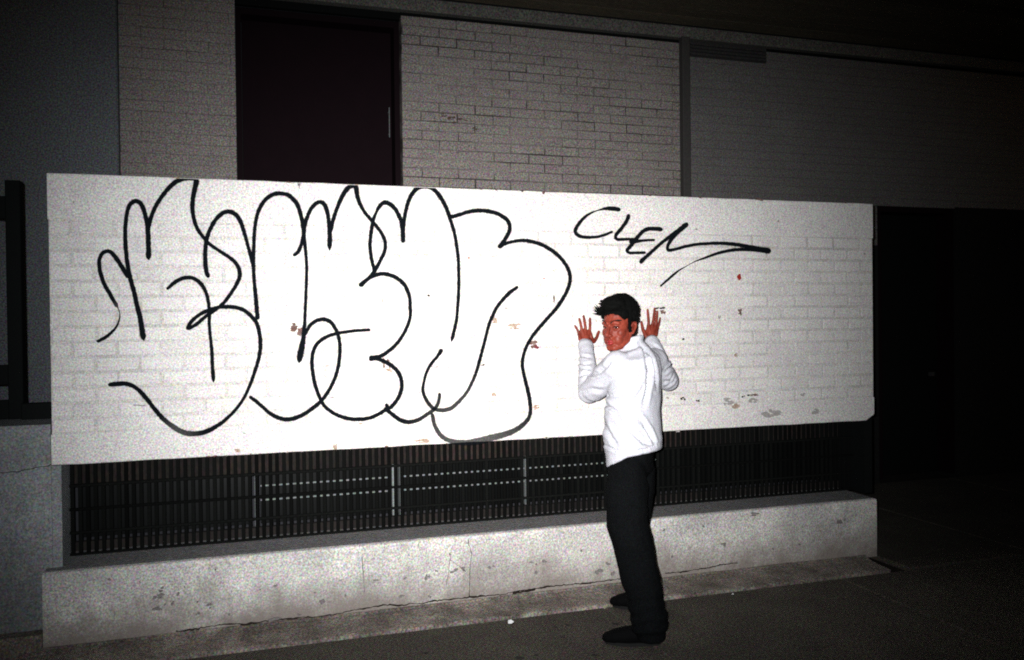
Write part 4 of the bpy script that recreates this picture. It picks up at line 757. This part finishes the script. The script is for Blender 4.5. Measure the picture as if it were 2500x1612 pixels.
# soft folded collar
nk = Vector(TORSO[0][:3])
ring = [nk + Lb * (.064 * math.cos(a)) + Fb * (.066 * math.sin(a)) + Vector((0, 0, .012 - .016 * math.sin(a))) for a in [2 * math.pi * k / 24 for k in range(25)]]
SB.add(tube(ring, [.010] * 25, 8, 1))
CF = Vector(CAM['fw'])
def foldpost(vs, ns):
    segs = []
    for P_, dep, wd in FOLDS:
        Q = [Vector(p) for p in P_]; Q2 = []
        for i in range(len(Q) - 1):
            for k in range(6): Q2.append(Q[i].lerp(Q[i + 1], k / 6) + Vector((noise.noise(Q[i] * 7 + Vector((k, 0, 0))), 0, noise.noise(Q[i] * 9 + Vector((0, k, 0))))) * .003)
        Q2.append(Q[-1])
        lo = Vector([min(q[a] for q in Q2) - .05 for a in range(3)]); hi = Vector([max(q[a] for q in Q2) + .05 for a in range(3)])
        segs.append((Q2, dep, wd, lo, hi))
    out = []
    for v, n_ in zip(vs, ns):
        d = n_ * (noise.noise(v * 7) * .006 + noise.noise(v * 18) * .0028)
        if n_.dot(CF) < .25:
            for Q2, dep, wd, lo, hi in segs:
                if v.z < lo.z or v.z > hi.z: continue
                best = 9
                for i, q in enumerate(Q2):
                    e = v - q; ax = e.dot(CF)
                    if abs(ax) > .22: continue
                    r2 = (e - CF * ax).length
                    if r2 < best: best = r2; bi = i
                if best < wd * 4:
                    tt = bi / (len(Q2) - 1); env = min(1, 4 * min(tt, 1 - tt) + .25)
                    q = best / wd
                    d += n_ * (-dep * math.exp(-q * q * 1.4) + dep * .45 * math.exp(-(q - 1.9) ** 2 * 1.3)) * env
        out.append(v + d)
    return out
shirt = fuse('sweatshirt', SB, SHIRT, man, .0062, 5, .5, foldpost)

# trousers
TB = MB()
hl, hr, kl, kr, al, ar = JV['hip_l'], JV['hip_r'], JV['kn_l'], JV['kn_r'], JV['an_l'], JV['an_r']
top = Vector(TORSO[-1][:3]) + Vector((0, 0, -.01))
TB.add(tube([top + Vector((0, 0, .10)), top + Vector((0, 0, .04)), (hl + hr) / 2 + Vector((0, 0, -.02))], [(.115, .085), (.130, .100), (.140, .108)], 24, 1, sq=Lb))
TB.add(tube([hl + Vector((0, 0, -.03)), hl.lerp(kl, .4), kl, kl.lerp(al, .35), kl.lerp(al, .7), al + Vector((-.012, 0, -.005))], [.094, .110, .104, .098, .090, .088], 18, 2))
TB.add(tube([hr + Vector((0, 0, -.03)), hr.lerp(kr, .4), kr, kr.lerp(ar, .35), kr.lerp(ar, .7), ar + Vector((0, 0, .01))], [.094, .106, .09, .084, .080, .080], 18, 2))
def denim(vs, ns):
    out = []
    for v, n_ in zip(vs, ns):
        k = noise.noise(Vector((v.x * 6, v.y * 6, v.z * 11))) * .007 + noise.noise(v * 25) * .003
        if v.z < .25: k += math.sin(v.z * 95 + noise.noise(v * 6) * 5) * .004
        if v.z < .03: v = Vector((v.x, v.y, max(v.z, .03)))
        out.append(v + n_ * k)
    return out
fuse('trousers', TB, TROUSER, man, .008, 4, .5, denim)

def shoe(pts, name='shoe'):
    toe, heel = Vector(pts[0]), Vector(pts[1]); toe.z = heel.z = 0
    d = (toe - heel).normalized(); toe = toe + d * .0
    ln_ = (toe - heel).length; s = d.cross(Vector((0, 0, 1)))
    mb = MB()
    at = lambda t, z: heel + d * (ln_ * t) + Vector((0, 0, z))
    mb.add(tube([at(.10, .052), at(.35, .05), at(.62, .042), at(.84, .034), at(.93, .030)], [(.036, .046), (.038, .048), (.047, .043), (.045, .036), (.036, .028)], 16, 4, sq=s))
    mb.add(tube([at(.16, .06), at(.18, .11)], [.042, .045], 14, 2))
    mb.add(tube([at(.30, .075), at(.52, .066)], [(.030, .02), (.030, .016)], 12, 3, sq=s))
    o = fuse(name, mb, SHOE, man, .005, 4, .5, lambda vs, ns: [Vector((v.x, v.y, max(v.z, .012))) for v in vs])
    n = 26; V = []; F = []
    for zz, g_ in ((0.0, .98), (.016, 1.0)):
        for j in range(n):
            a = 2 * math.pi * j / n; c = math.cos(a); wdt = .043 if c > 0 else .036
            p = heel + d * (ln_ * (.5 + .52 * c * g_)) + s * (wdt * math.sin(a) * g_ * (1.12 - .15 * c * c)); V.append(Vector((p.x, p.y, zz)))
    for j in range(n):
        k = (j + 1) % n; F.append((j, k, n + k, n + j))
    F.append(tuple(reversed(range(n)))); F.append(tuple(range(n, 2 * n)))
    mesh_obj('sole', V, F, SOLE, o)
    lc = MB()
    for t in (.42, .48, .54): lc.add(tube([at(t, .0) + s * .024 + Vector((0, 0, .078 - (t - .42) * .1)), at(t, 0) - s * .024 + Vector((0, 0, .078 - (t - .42) * .1))], [.003, .003], 6, 1))
    lc.build('lace', SHOE, o, True)
shoe(SHOE_L); shoe(SHOE_R)
